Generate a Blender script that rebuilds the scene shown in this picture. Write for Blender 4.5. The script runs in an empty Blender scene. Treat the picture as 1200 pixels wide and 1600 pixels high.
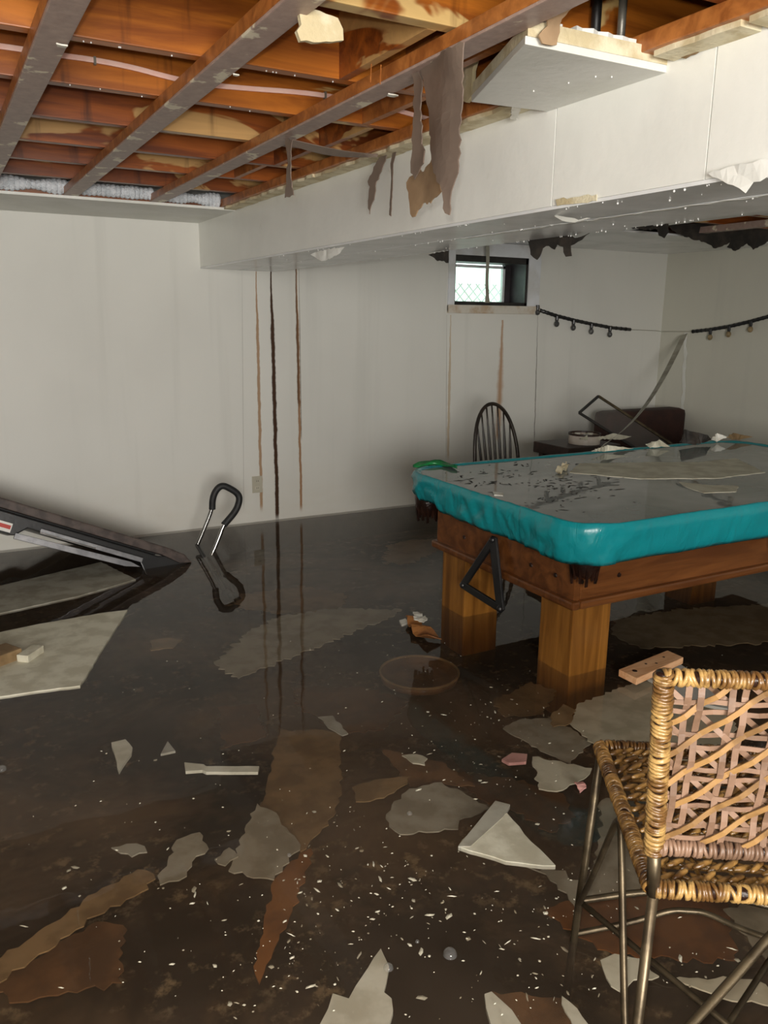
import bpy, bmesh, math, random
from mathutils import Vector, Matrix, noise
random.seed(7)
scene = bpy.context.scene
col = scene.collection

# ------------------------------------------------------------------ camera
FPX, PITCH, ROLL, YAW = 1267.6, .233179, .0111044, .50146      # focal length in pixels of a 1200x1600 frame
CAM = Vector((0, 0, 1.56))
_f = Vector((math.sin(YAW)*math.cos(PITCH), math.cos(YAW)*math.cos(PITCH), -math.sin(PITCH)))
_r = Vector((math.cos(YAW), -math.sin(YAW), 0)); _u = _r.cross(_f)
CR = _r*math.cos(ROLL)+_u*math.sin(ROLL); CU = -_r*math.sin(ROLL)+_u*math.cos(ROLL)
cd = bpy.data.cameras.new('camera'); cam = bpy.data.objects.new('camera', cd); col.objects.link(cam)
cd.sensor_fit = 'VERTICAL'; cd.sensor_height = 36; cd.lens = FPX*36/1600; cd.clip_start = .02
m = Matrix((CR, CU, -_f)).transposed().to_4x4(); m.translation = CAM; cam.matrix_world = m
scene.camera = cam

# ------------------------------------------------------------------ world and lights
W = bpy.data.worlds.new('daylight'); scene.world = W; W.use_nodes = True
W.node_tree.nodes['Background'].inputs[0].default_value = (.80, .98, .90, 1)
W.node_tree.nodes['Background'].inputs[1].default_value = 3.0
def lamp(name, typ, loc, power, color, size, aim=None, **kw):
    l = bpy.data.lights.new(name, typ); o = bpy.data.objects.new(name, l); col.objects.link(o)
    l.energy = power; l.color = color; o.location = loc
    if typ == 'AREA': l.size = size
    else: l.shadow_soft_size = size
    for k, v in kw.items(): setattr(l, k, v)
    if aim is not None: o.rotation_euler = (Vector(aim)-Vector(loc)).to_track_quat('-Z', 'Y').to_euler()
    return o
lamp('flash', 'POINT', (-.03, .0, 1.62), 50, (1, .96, .88), .02)
lamp('rear_fill', 'AREA', (-.5, -2.6, 1.75), 375, (1, .97, .92), 1.8, aim=(1.8, 5, 1.2))  # added soft fill behind the camera, stands for no known source
scene.view_settings.view_transform = 'Standard'; scene.view_settings.look = 'None'
scene.view_settings.gamma = 1; scene.view_settings.exposure = 0.0
scene.view_settings.use_curve_mapping = False
scene.cycles.use_denoising = True
scene.cycles.max_bounces = 8; scene.cycles.transparent_max_bounces = 16
scene.cycles.caustics_reflective = False; scene.cycles.caustics_refractive = False
scene.cycles.sample_clamp_indirect = 6

# ------------------------------------------------------------------ layout helpers: a sight line met with a world plane
WZ = .20                                             # water level above the floor
YW, XR, ZC = 5.15, 5.53, 2.12                        # back wall, right wall, ceiling
def ray(x, y): return _f + CR*((x-600)/FPX) - CU*((y-800)/FPX)
def onz(x, y, z=WZ): d = ray(x, y); return CAM + d*((z-CAM.z)/d.z)
def ony(x, y, Y): d = ray(x, y); return CAM + d*((Y-CAM.y)/d.y)
def onx(x, y, X): d = ray(x, y); return CAM + d*((X-CAM.x)/d.x)

# ------------------------------------------------------------------ mesh helpers
class MB:
    def __init__(s): s.v = []; s.f = []
    def add(s, vs, fs):
        n = len(s.v); s.v += [Vector(v) for v in vs]; s.f += [tuple(i+n for i in f) for f in fs]; return s
    def box(s, lo, hi, M=None):
        vs = [Vector((x, y, z)) for z in (lo[2], hi[2]) for y in (lo[1], hi[1]) for x in (lo[0], hi[0])]
        if M: vs = [M @ v for v in vs]
        return s.add(vs, [(0,2,3,1), (4,5,7,6), (0,1,5,4), (2,6,7,3), (0,4,6,2), (1,3,7,5)])
    def bar(s, a, b, w, h, up=(0,0,1)):
        a, b = Vector(a), Vector(b); d = (b-a).normalized(); u = Vector(up)
        if abs(d.dot(u)) > .97: u = Vector((0,1,0))
        r = d.cross(u).normalized(); u = r.cross(d)
        vs = [p + r*(w/2*i) + u*(h/2*j) for p in (a, b) for i, j in ((-1,-1), (1,-1), (1,1), (-1,1))]
        return s.add(vs, [(0,1,2,3), (7,6,5,4), (0,4,5,1), (1,5,6,2), (2,6,7,3), (3,7,4,0)])
    def tube(s, pts, r, n=8, closed=False):
        pts = [Vector(p) for p in pts]; k = len(pts); rings = []; prev = None
        for i, p in enumerate(pts):
            if closed: d = pts[(i+1) % k]-pts[i-1]
            else: d = pts[min(i+1, k-1)]-pts[max(i-1, 0)]
            d.normalize()
            if prev is None:
                u = Vector((0,0,1)) if abs(d.z) < .9 else Vector((1,0,0))
                u = (u-d*u.dot(d)).normalized()
            else: u = (prev-d*prev.dot(d)).normalized()
            prev = u; w = d.cross(u); rr = r[i] if isinstance(r, (list, tuple)) else r
            rings.append([p+(u*math.cos(a)+w*math.sin(a))*rr for a in [2*math.pi*j/n for j in range(n)]])
        vs = [v for ring in rings for v in ring]; fs = []
        for i in range(k if closed else k-1):
            for j in range(n):
                a = i*n+j; b = i*n+(j+1) % n; c = ((i+1) % k)*n
                fs.append((a, b, c+(j+1) % n, c+j))
        if not closed: fs += [tuple(reversed(range(n))), tuple(range((k-1)*n, k*n))]
        return s.add(vs, fs)
    def lathe(s, prof, c=(0,0,0), n=20):
        c = Vector(c); vs = []; fs = []; k = len(prof)
        for r, z in prof:
            for j in range(n):
                a = 2*math.pi*j/n; vs.append(c+Vector((r*math.cos(a), r*math.sin(a), z)))
        for i in range(k-1):
            for j in range(n): fs.append((i*n+j, i*n+(j+1) % n, (i+1)*n+(j+1) % n, (i+1)*n+j))
        return s.add(vs, fs)
    def prism(s, poly, off):
        """closed slab: polygon of 3D points and the same shifted by off"""
        n = len(poly); off = Vector(off); vs = [Vector(p) for p in poly]+[Vector(p)+off for p in poly]
        return s.add(vs, [tuple(range(n)), tuple(reversed(range(n, 2*n)))]+[(i, i+n, (i+1) % n+n, (i+1) % n) for i in range(n)])
    def ribbon(s, pts, wvecs, th):
        """strip of rectangular section along pts; wvecs = full width vector at each point"""
        k = len(pts); vs = []
        for i in range(k):
            p = Vector(pts[i]); w = Vector(wvecs[i] if isinstance(wvecs, list) else wvecs)
            d = (Vector(pts[min(i+1, k-1)])-Vector(pts[max(i-1, 0)])).normalized(); nn = d.cross(w).normalized()*(th/2)
            vs += [p-w/2-nn, p+w/2-nn, p+w/2+nn, p-w/2+nn]
        fs = [(3,2,1,0), tuple(range((k-1)*4, k*4))]
        for i in range(k-1):
            for j in range(4): fs.append((i*4+j, i*4+(j+1) % 4, i*4+4+(j+1) % 4, i*4+4+j))
        return s.add(vs, fs)
    def ball(s, c, r, n=8, m=5, sc=(1,1,1), M=None):
        c = Vector(c); vs = [Vector((0,0,r*sc[2]))]
        for i in range(1, m):
            t = math.pi*i/m
            for j in range(n):
                a = 2*math.pi*j/n; vs.append(Vector((r*sc[0]*math.sin(t)*math.cos(a), r*sc[1]*math.sin(t)*math.sin(a), r*sc[2]*math.cos(t))))
        vs.append(Vector((0,0,-r*sc[2]))); L = len(vs)-1
        if M: vs = [M @ v for v in vs]
        fs = [(0, 1+j, 1+(j+1) % n) for j in range(n)]
        for i in range(m-2):
            for j in range(n): fs.append((1+i*n+j, 1+(i+1)*n+j, 1+(i+1)*n+(j+1) % n, 1+i*n+(j+1) % n))
        fs += [(L, 1+(m-2)*n+(j+1) % n, 1+(m-2)*n+j) for j in range(n)]
        return s.add([v+c for v in vs], fs)
    def build(s, name, mat, parent=None, smooth=False, bevel=0, fix=True):
        me = bpy.data.meshes.new(name); me.from_pydata(s.v, [], s.f)
        if fix or bevel:
            bm = bmesh.new(); bm.from_mesh(me)
            if fix: bmesh.ops.recalc_face_normals(bm, faces=bm.faces)
            if bevel:
                bmesh.ops.bevel(bm, geom=[e for e in bm.edges if e.is_manifold and e.calc_face_angle(0) > .5], offset=bevel, segments=2, affect='EDGES', profile=.6)
            bm.to_mesh(me); bm.free()
        if smooth:
            for p in me.polygons: p.use_smooth = True
        me.materials.append(mat); o = bpy.data.objects.new(name, me); col.objects.link(o)
        if parent: o.parent = parent
        return o
def tag(o, label=None, cat=None, group=None, kind=None):
    if label: o['label'] = label
    if cat: o['category'] = cat
    if group: o['group'] = group
    if kind: o['kind'] = kind
    return o
def empty(name, loc=(0,0,0), rz=0):
    o = bpy.data.objects.new(name, None); col.objects.link(o); o.location = loc; o.rotation_euler = (0,0,rz); o.empty_display_size = .05; return o
def local(o, p):                                     # world point to the frame of an Empty
    M = Matrix.Translation(o.location) @ o.rotation_euler.to_matrix().to_4x4(); return M.inverted() @ Vector(p)
def ragged(poly, step=.03, amp=.006, seed=0):
    rnd = random.Random(seed); out = []; n = len(poly)
    c = sum((Vector(p) for p in poly), Vector())/n
    nrm = (Vector(poly[1])-Vector(poly[0])).cross(Vector(poly[2])-Vector(poly[0]))
    nrm = nrm.normalized() if nrm.length > 1e-9 else Vector((0,0,1))
    for i in range(n):
        a, b = Vector(poly[i]), Vector(poly[(i+1) % n]); L = (b-a).length; k = max(1, min(30, int(L/step)))
        d = (b-a).normalized() if L > 0 else Vector((1,0,0)); side = nrm.cross(d)
        for j in range(k):
            p = a.lerp(b, j/k)
            out.append(p if j == 0 else p+side*rnd.uniform(-amp, amp))
    return out
def bent_sheet(name, poly, th, bend, mat, parent=None, seed=0, step=.02, amp=.004, cuts=3):
    """an outline with its own thickness whose surface is pushed about by bend(p) -> Vector"""
    bm = bmesh.new(); vs = [bm.verts.new(p) for p in ragged(poly, step, amp, seed)]
    f = bm.faces.new(vs); bm.normal_update(); n = f.normal.copy()
    bmesh.ops.triangulate(bm, faces=bm.faces[:])
    for _ in range(cuts):
        long = [e for e in bm.edges if e.calc_length() > .035]
        if long: bmesh.ops.subdivide_edges(bm, edges=long, cuts=1); bmesh.ops.triangulate(bm, faces=bm.faces[:])
    for v in bm.verts: v.co += bend(v.co.copy())
    g = bmesh.ops.solidify(bm, geom=bm.faces[:], thickness=th)
    bmesh.ops.recalc_face_normals(bm, faces=bm.faces)
    me = bpy.data.meshes.new(name); bm.to_mesh(me); bm.free()
    for p in me.polygons: p.use_smooth = False
    me.materials.append(mat); o = bpy.data.objects.new(name, me); col.objects.link(o)
    if parent: o.parent = parent
    return o

# ------------------------------------------------------------------ materials
class NT:
    def __init__(s, name):
        s.m = bpy.data.materials.new(name); s.m.use_nodes = True; s.t = s.m.node_tree; s.b = s.t.nodes['Principled BSDF']
    def n(s, typ, **kw):
        o = s.t.nodes.new(typ)
        for k, v in kw.items(): setattr(o, k, v)
        return o
    def l(s, a, b): s.t.links.new(a, b)
    def val(s, sock, v):
        if hasattr(v, 'is_linked') or hasattr(v, 'links'): s.l(v, sock)
        else: sock.default_value = v
    def math(s, op, a, b=None, c=None, clamp=False):
        o = s.n('ShaderNodeMath', operation=op, use_clamp=clamp); s.val(o.inputs[0], a)
        if b is not None: s.val(o.inputs[1], b)
        if c is not None: s.val(o.inputs[2], c)
        return o.outputs[0]
    def mix(s, fac, a, b, mode='MIX'):
        o = s.n('ShaderNodeMix', data_type='RGBA', blend_type=mode); s.val(o.inputs[0], fac)
        for sock, v in ((o.inputs[6], a), (o.inputs[7], b)):
            if isinstance(v, (tuple, list)): sock.default_value = (*v[:3], 1)
            else: s.l(v, sock)
        return o.outputs[2]
    def ramp(s, fac, lo, hi):
        o = s.n('ShaderNodeMapRange', interpolation_type='SMOOTHSTEP'); s.l(fac, o.inputs[0]); o.inputs[1].default_value = lo; o.inputs[2].default_value = hi; return o.outputs[0]
    def coord(s, kind='Object', scale=(1,1,1), rand=False):
        if kind == 'World': out = s.n('ShaderNodeNewGeometry').outputs['Position']
        else: out = s.n('ShaderNodeTexCoord').outputs[kind]
        mp = s.n('ShaderNodeMapping'); s.l(out, mp.inputs[0]); mp.inputs[3].default_value = scale
        if rand:
            oi = s.n('ShaderNodeObjectInfo'); c = s.n('ShaderNodeCombineXYZ'); r = s.math('MULTIPLY', oi.outputs['Random'], 37)
            s.l(r, c.inputs[0]); s.l(r, c.inputs[1]); s.l(c.outputs[0], mp.inputs[1])
        return mp.outputs[0]
    def noise(s, vec, scale, detail=4, rough=.55, dist=0):
        o = s.n('ShaderNodeTexNoise'); s.l(vec, o.inputs['Vector']); o.inputs['Scale'].default_value = scale; o.inputs['Detail'].default_value = detail
        o.inputs['Roughness'].default_value = rough; o.inputs['Distortion'].default_value = dist; return o.outputs['Fac']
    def bump(s, h, strength=.3, dist=.01):
        o = s.n('ShaderNodeBump'); s.l(h, o.inputs['Height']); o.inputs['Strength'].default_value = strength; o.inputs['Distance'].default_value = dist; s.l(o.outputs[0], s.b.inputs['Normal'])
    def out(s, color, rough=.6, metal=0, spec=.5):
        if isinstance(color, (tuple, list)): s.b.inputs['Base Color'].default_value = (*color[:3], 1)
        else: s.l(color, s.b.inputs['Base Color'])
        s.val(s.b.inputs['Roughness'], rough); s.b.inputs['Metallic'].default_value = metal; s.b.inputs['Specular IOR Level'].default_value = spec
        return s.m
def two(name, c1, c2, rough=.6, scale=8, lo=.4, hi=.62, metal=0, bump=.15, stretch=(1,1,1), spec=.5, bscale=None, kind='Object', bd=.004):
    """two-tone worn surface"""
    t = NT(name); v = t.coord(kind, stretch, rand=(kind == 'Object')); f = t.ramp(t.noise(v, scale), lo, hi); c = t.mix(f, c1, c2)
    g = t.noise(v, bscale or scale*6, 3)
    c = t.mix(t.math('MULTIPLY', g, .25), c, tuple(x*.6 for x in c1))
    if bump: t.bump(g, bump, bd)
    return t.out(c, rough, metal, spec)
def srgb(r, g, b):
    return tuple(((x/255+.055)/1.055)**2.4 if x/255 > .04045 else x/255/12.92 for x in (r, g, b))

def wall_mat(name, stains, seams, base=srgb(222,221,214)):
    t = NT(name); pos = t.coord('World'); sep = t.n('ShaderNodeSeparateXYZ'); t.l(pos, sep.inputs[0]); X, Y, Z = sep.outputs
    big = t.ramp(t.noise(t.coord('World', (1,1,.8)), 1.1, 3), .35, .7)
    c = t.mix(big, base, tuple(x*.93 for x in base))
    vst = t.ramp(t.noise(t.coord('World', (7,7,.35)), 1.0, 4), .52, .8)
    c = t.mix(t.math('MULTIPLY', vst, .22), c, srgb(176,176,168))
    low = t.math('MULTIPLY', t.ramp(Z, .75, .2), t.math('ADD', t.noise(t.coord('World', (3,3,9)), 1.5, 4), .1))
    c = t.mix(t.math('MULTIPLY', low, .35), c, srgb(196,184,160))
    wob = t.math('MULTIPLY', t.math('SUBTRACT', t.noise(t.coord('World', (.01,.01,1)), 7, 3), .5), .018)
    for (ax, x0, z0, x1, z1, w, colr, op) in seams + stains:
        A = X if ax == 'x' else Y
        k = (x1-x0)/(z1-z0)
        ctr = t.math('ADD', t.math('MULTIPLY_ADD', t.math('SUBTRACT', Z, z0), k, x0), wob if w > .004 else 0.0)
        dist = t.math('ABSOLUTE', t.math('SUBTRACT', A, ctr))
        taper = t.math('MULTIPLY_ADD', t.ramp(Z, z0, z0-.5), .65, .35)
        nz = t.math('MULTIPLY', t.math('MULTIPLY_ADD', t.noise(t.coord('World', (.02,.02,1)), 24, 2), .8, .6), taper)
        wd = t.math('MULTIPLY', nz, w)
        q = t.math('DIVIDE', dist, wd)
        mk = t.math('SUBTRACT', 1.0, t.ramp(q, *((.55, 1.2) if w < .02 else (.0, 1.3))))
        rng = t.math('MULTIPLY', t.math('LESS_THAN', Z, z0), t.ramp(Z, z1-.01, z1+.06))
        c = t.mix(t.math('MULTIPLY', t.math('MULTIPLY', mk, rng), op), c, colr)
    t.bump(t.noise(pos, 60, 3), .08, .003)
    return t.out(c, .55, 0, .35)

def wallx(x, y): p = ony(x, y, YW); return p.x, p.z
RUST, DARKRUST = srgb(150,105,60), srgb(62,36,14)
st = []
for (a, b, w, c_, op) in [((400,424),(409,800),.011,srgb(158,118,74),.85), ((423,420),(434,815),.015,DARKRUST,1), ((463,420),(471,800),.010,RUST,.9),
                          ((462,420),(467,640),.010,srgb(92,60,30),.8),
                          ((785,500),(778,690),.032,srgb(168,120,70),.8), ((704,492),(700,720),.012,srgb(190,170,140),.8)]:
    p, q = wallx(*a), wallx(*b); st.append(('x', p[0], p[1], q[0], q[1], w, c_, op))
sm = []
for (a, b, w, op) in [((378,420),(381,800),.003,.25), ((467,420),(471,690),.0035,.7), ((840,490),(835,690),.005,.75), ((698,492),(697,720),.004,.35)]:
    p, q = wallx(*a), wallx(*b); sm.append(('x', p[0], p[1], q[0], q[1], w, srgb(92,84,70), op))
M = {}
M['wall_back'] = wall_mat('wet_white_wall', st, sm)
M['wall_side'] = wall_mat('white_wall', [], [], srgb(205,203,190))
M['wall_dim'] = two('painted_wall', srgb(200,196,186), srgb(186,180,168), .7, 2)
M['drywall'] = two('white_painted_drywall', srgb(232,232,226), srgb(220,220,212), .5, 3, bump=.25, bscale=40)
M['soffit'] = two('white_glossy_soffit_paint', srgb(236,236,230), srgb(226,226,220), .32, 2.5, bump=.22, bscale=30)
t = NT('white_glossy_soffit_paint'); v = t.coord('World'); g = t.noise(v, 30, 3); k = t.noise(v, 2.3, 4)
c = t.mix(t.ramp(k, .3, .7), srgb(238,238,232), srgb(228,228,222)); dirt = t.math('MULTIPLY', t.ramp(t.noise(v, 5.5, 3), .68, .8), t.ramp(t.noise(v, 60, 3), .45, .65))
c = t.mix(t.math('MULTIPLY', dirt, .5), c, srgb(150,142,124)); t.bump(g, .22, .004); M['soffit'] = t.out(c, .32)
M['soffit_under'] = two('wet_soffit_underside', srgb(240,241,241), srgb(222,223,223), .24, 3, bump=.3, bscale=14)
M['cream'] = two('cream_gypsum_core', srgb(226,216,186), srgb(196,180,142), .8, 14, bump=.5)
M['greyboard'] = two('wet_grey_drywall', srgb(168,164,150), srgb(140,134,118), .6, 9)
M['palewet'] = two('wet_pale_drywall', srgb(214,210,190), srgb(188,182,160), .55, 10)
M['tanboard'] = two('wet_tan_paperboard', srgb(150,124,88), srgb(116,92,60), .65, 8)
M['brownboard'] = two('wet_brown_paperboard', srgb(118,84,52), srgb(84,58,34), .65, 7)
M['orangeboard'] = two('wet_orange_brown_board', srgb(150,98,48), srgb(112,70,34), .6, 7)
M['paper'] = two('wet_grey_brown_paper', srgb(128,112,100), srgb(104,90,80), .4, 5, bump=.2)
M['paperback'] = two('torn_tan_paper', srgb(168,140,108), srgb(140,114,86), .6, 7)
M['black'] = two('black_plastic', (.012,.012,.013), (.02,.02,.02), .35, 6)
M['foam'] = two('black_foam_grip', (.01,.01,.01), (.018,.018,.018), .6, 40)
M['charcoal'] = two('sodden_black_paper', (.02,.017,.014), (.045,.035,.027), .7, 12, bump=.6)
M['chrome'] = two('steel_tube', (.55,.55,.55), (.38,.38,.37), .22, 20, metal=1, bump=0)
M['silver'] = two('silver_rail', (.30,.30,.31), (.20,.20,.21), .4, 12, metal=.6, bump=.1)
M['dustytop'] = two('dusty_black_rail', srgb(84,72,66), srgb(56,46,42), .6, 16)
M['darkmetal'] = two('bronzed_steel', srgb(104,92,72), srgb(72,62,48), .38, 14, metal=.75, bump=.1)
M['rattan'] = two('wet_wrapped_rattan', srgb(176,142,86), srgb(98,66,32), .3, 26, .40, .60, bump=.3, spec=.6)
M['seatrattan'] = two('wet_seagrass', srgb(156,118,64), srgb(76,48,20), .28, 26, .40, .62, bump=.3, spec=.7)
M['cane'] = two('grey_brown_cane', srgb(136,108,88), srgb(104,80,62), .42, 12, bump=.2)
M['canegold'] = two('golden_cane', srgb(156,120,74), srgb(112,84,52), .38, 12, bump=.2)
M['chairwood'] = two('black_brown_lacquer', (.016,.011,.008), (.03,.02,.014), .35, 9)
M['upholstery'] = two('dark_brown_upholstery', srgb(62,34,26), srgb(48,26,20), .8, 8, bump=.3, bscale=160)
M['brownwood'] = two('dark_brown_wood', srgb(58,38,30), srgb(42,28,22), .5, 6, stretch=(1,6,6))
M['whiteframe'] = two('white_window_paint', srgb(226,228,232), srgb(206,206,204), .5, 5)
M['stained_sill'] = two('rust_stained_sill', srgb(212,206,194), srgb(186,160,130), .55, 9, .45, .7)
M['blackframe'] = two('black_window_frame', (.012,.011,.011), (.03,.026,.024), .45, 10)
M['jamb'] = two('dark_purple_jamb', srgb(60,54,58), srgb(36,32,34), .5, 8)
M['pinkcable'] = two('pink_cable_sheath', srgb(255,214,200), srgb(250,196,180), .45, 9, bump=.05)
M['pipe'] = two('galvanised_pipe', srgb(150,146,136), srgb(110,106,98), .4, 14, metal=.5)
M['insulation'] = two('white_insulation', srgb(246,250,255), srgb(226,232,238), .95, 30, bump=1, bscale=120, bd=.01)
M['ivory'] = two('ivory_plastic', srgb(196,190,172), srgb(184,178,160), .4, 6, bump=0)
M['tin'] = two('white_tin', srgb(206,196,184), srgb(180,164,148), .4, 8)
M['pink'] = two('pink_foam', srgb(214,160,150), srgb(190,134,126), .8, 20)
M['green'] = two('bright_green_vinyl', srgb(34,132,70), srgb(20,96,56), .3, 14, bump=.4)
M['red'] = two('red_print', srgb(190,50,36), srgb(176,44,32), .5, 9, bump=0)
M['white'] = two('white_print', srgb(226,224,218), srgb(214,212,206), .5, 9, bump=0)
M['pocket'] = two('dark_brown_leather', srgb(46,26,18), srgb(26,14,10), .3, 16, bump=.5)
M['felt'] = two('green_felt', srgb(40,88,72), srgb(34,76,62), .9, 30)
M['pine'] = two('wet_pine_plank', srgb(232,184,140), srgb(214,158,112), .4, 5, stretch=(1.2,12,12))
M['scrapwhite'] = two('white_paint_flake', srgb(232,230,220), srgb(206,200,184), .5, 20)

def wood(name, base, dark, dry=None, dry_lo=.56, stretch=(.8,9,9), rough=.38, rot=False):
    t = NT(name); v = t.coord('Object', stretch, rand=True)
    g = t.noise(v, 2.2, 6, .6, .6); c = t.mix(t.ramp(g, .3, .72), dark, base)
    if dry:
        v2 = t.coord('Object', (1.5,1.5,4), rand=True); k = t.noise(v2, 1.25, 4, .55, .9)
        c = t.mix(t.ramp(k, dry_lo, dry_lo+.035), c, t.mix(t.ramp(g, .3, .75), tuple(x*.8 for x in dry), dry))
        k2 = t.noise(t.coord('Object', (6,1,.7), rand=True), 2.2, 4); c = t.mix(t.math('MULTIPLY', t.ramp(k2, .60, .74), .85), c, tuple(x*.3 for x in dark))
    t.bump(g, .15, .004)
    return t.out(c, rough, 0, .5)
M['joist'] = wood('wet_joist_wood', srgb(168,90,30), srgb(100,46,16), srgb(204,160,102), .535)
M['joist_dry'] = wood('drier_joist_wood', srgb(190,112,36), srgb(126,64,20), srgb(222,186,122), .58)
M['subfloor'] = wood('subfloor_board', srgb(136,78,32), srgb(84,42,18))
M['edgewood'] = wood('furring_pine_edge', srgb(190,120,60), srgb(140,80,36))
M['tablewood'] = wood('brown_table_apron', srgb(124,76,38), srgb(86,48,22), rough=.3)
M['legwood'] = wood('golden_oak_leg', srgb(160,108,46), srgb(112,70,26), stretch=(9,9,.8), rough=.28)
t = NT('peeled_furring_face')                       # grey-purple old adhesive with pale torn patches
v = t.coord('Object', (1,1,1), rand=True); k = t.ramp(t.noise(v, 9, 5, .6), .57, .62); g = t.noise(v, 40, 3)
c = t.mix(k, t.mix(g, srgb(186,162,150), srgb(140,116,106)), srgb(226,216,192)); t.bump(g, .3, .004); M['furring'] = t.out(c, .45)
t = NT('muddy_floor')
v = t.coord('World'); a = t.noise(v, 1.15, 6, .62, .4); b = t.noise(v, 14, 5, .65)
c = t.mix(t.ramp(a, .42, .62), srgb(46,42,36), srgb(134,118,100)); c = t.mix(t.math('MULTIPLY', t.math('MULTIPLY', t.ramp(b, .52, .68), t.ramp(t.noise(v, 2.6, 3), .42, .62)), .8), c, srgb(196,184,160)); M['floor'] = t.out(c, .9, 0, .2)
# teal vinyl cover
t = NT('teal_vinyl'); v = t.coord('World'); a = t.noise(v, 3, 3)
c = t.mix(a, srgb(16,150,156), srgb(24,128,138)); t.bump(t.noise(t.coord('World', (1,1,.35)), 17, 3, .5, 1.2), .45, .012); M['teal'] = t.out(c, .27, 0, .55)
def water_mat(name, tint, murk, murkf, bump, bscale, vol=None):
    t = NT(name); nt = t.t; nt.nodes.remove(t.b); o = nt.nodes['Material Output']
    v = t.coord('World'); bp = t.n('ShaderNodeBump'); bp.inputs['Strength'].default_value = bump; bp.inputs['Distance'].default_value = .01
    h = t.math('ADD', t.noise(v, bscale, 2, .4, .3), t.math('MULTIPLY', t.noise(v, bscale*.25, 2), 2.0)); t.l(h, bp.inputs['Height'])
    tr = t.n('ShaderNodeBsdfTransparent'); tr.inputs[0].default_value = (*tint, 1)
    df = t.n('ShaderNodeBsdfDiffuse'); df.inputs[0].default_value = (*murk, 1)
    gl = t.n('ShaderNodeBsdfGlossy'); gl.inputs['Roughness'].default_value = .015; t.l(bp.outputs[0], gl.inputs['Normal'])
    ge = t.n('ShaderNodeNewGeometry'); dt = t.n('ShaderNodeVectorMath', operation='DOT_PRODUCT'); t.l(bp.outputs[0], dt.inputs[0]); t.l(ge.outputs['Incoming'], dt.inputs[1])
    inv = t.math('SUBTRACT', 1.0, t.math('ABSOLUTE', dt.outputs['Value']), clamp=True); frs = t.math('MULTIPLY_ADD', t.math('POWER', inv, 5.0), .98, .02)   # Schlick, alike from both sides
    cloud = t.math('MULTIPLY_ADD', t.ramp(t.noise(v, 1.3, 4), .35, .7), murkf*.8, murkf*.6)
    m1 = t.n('ShaderNodeMixShader'); t.l(cloud, m1.inputs[0]); t.l(tr.outputs[0], m1.inputs[1]); t.l(df.outputs[0], m1.inputs[2])
    m2 = t.n('ShaderNodeMixShader'); t.l(frs, m2.inputs[0]); t.l(m1.outputs[0], m2.inputs[1]); t.l(gl.outputs[0], m2.inputs[2])
    t.l(m2.outputs[0], o.inputs['Surface'])
    if vol:
        va = t.n('ShaderNodeVolumeAbsorption'); va.inputs['Color'].default_value = (*vol[0], 1); va.inputs['Density'].default_value = vol[1]; t.l(va.outputs[0], o.inputs['Volume'])
    return t.m
M['water'] = water_mat('murky_flood_water', (1,1,1), srgb(122,106,90), .20, .05, 9, ((.60,.48,.30), 3.2))
M['puddle'] = water_mat('dirty_puddle_water', (.72,.72,.68), srgb(184,187,183), .62, .03, 12)
def glass_mat(name, tint, film, filmf):
    t = NT(name); nt = t.t; nt.nodes.remove(t.b); o = nt.nodes['Material Output']
    tr = t.n('ShaderNodeBsdfTransparent'); tr.inputs[0].default_value = (*tint, 1)
    df = t.n('ShaderNodeBsdfDiffuse'); df.inputs[0].default_value = (*film, 1)
    gl = t.n('ShaderNodeBsdfGlossy'); gl.inputs['Roughness'].default_value = .02
    ge = t.n('ShaderNodeNewGeometry'); dt = t.n('ShaderNodeVectorMath', operation='DOT_PRODUCT'); t.l(ge.outputs['Normal'], dt.inputs[0]); t.l(ge.outputs['Incoming'], dt.inputs[1])
    frs = t.math('MULTIPLY_ADD', t.math('POWER', t.math('SUBTRACT', 1.0, t.math('ABSOLUTE', dt.outputs['Value']), clamp=True), 5.0), .96, .035)
    m1 = t.n('ShaderNodeMixShader'); m1.inputs[0].default_value = filmf; t.l(tr.outputs[0], m1.inputs[1]); t.l(df.outputs[0], m1.inputs[2])
    m2 = t.n('ShaderNodeMixShader'); t.l(frs, m2.inputs[0]); t.l(m1.outputs[0], m2.inputs[1]); t.l(gl.outputs[0], m2.inputs[2])
    t.l(m2.outputs[0], o.inputs['Surface']); return t.m
M['pane'] = glass_mat('dusty_window_glass', (.9,.97,.93), (.8,.85,.8), .10)
M['fglass'] = glass_mat('dusty_picture_glass', (.97,.97,.97), (.6,.6,.58), .02)
M['bubble'] = glass_mat('water_drop', (.9,.9,.88), (.8,.8,.78), .08)
t = NT('wet_drop'); M['drop'] = t.out((.75,.75,.73), .05, 0, 1.0)

# ================================================================== the setting
def struct(o, label=None): return tag(o, label, kind='structure')
X0, Y0 = -1.3, -4.6
fl = MB().box((X0-.1, Y0-.1, -.1), (XR+.1, YW+.6, 0)).build('floor', M['floor']); struct(fl, 'dark silty concrete floor under the flood water')
wx0, wx1, wz0, wz1 = 3.385, 4.055, 1.672, 2.022       # window opening in the back wall
b = MB(); b.box((X0, YW, 0), (wx0, YW+.25, 2.4)); b.box((wx1, YW, 0), (XR+.1, YW+.25, 2.4)); b.box((wx0, YW, 0), (wx1, YW+.25, wz0)); b.box((wx0, YW, wz1), (wx1, YW+.25, 2.4))
struct(b.build('wall_back', M['wall_back']), 'white basement wall with brown drip stains')
struct(MB().box((XR, Y0, 0), (XR+.1, YW, 2.4)).build('wall_right', M['wall_side']), 'off-white side wall behind the pool table')
struct(MB().box((X0-.1, Y0, 0), (X0, YW, 2.4)).build('wall_left', M['wall_dim']), 'painted side wall out of view')
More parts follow.
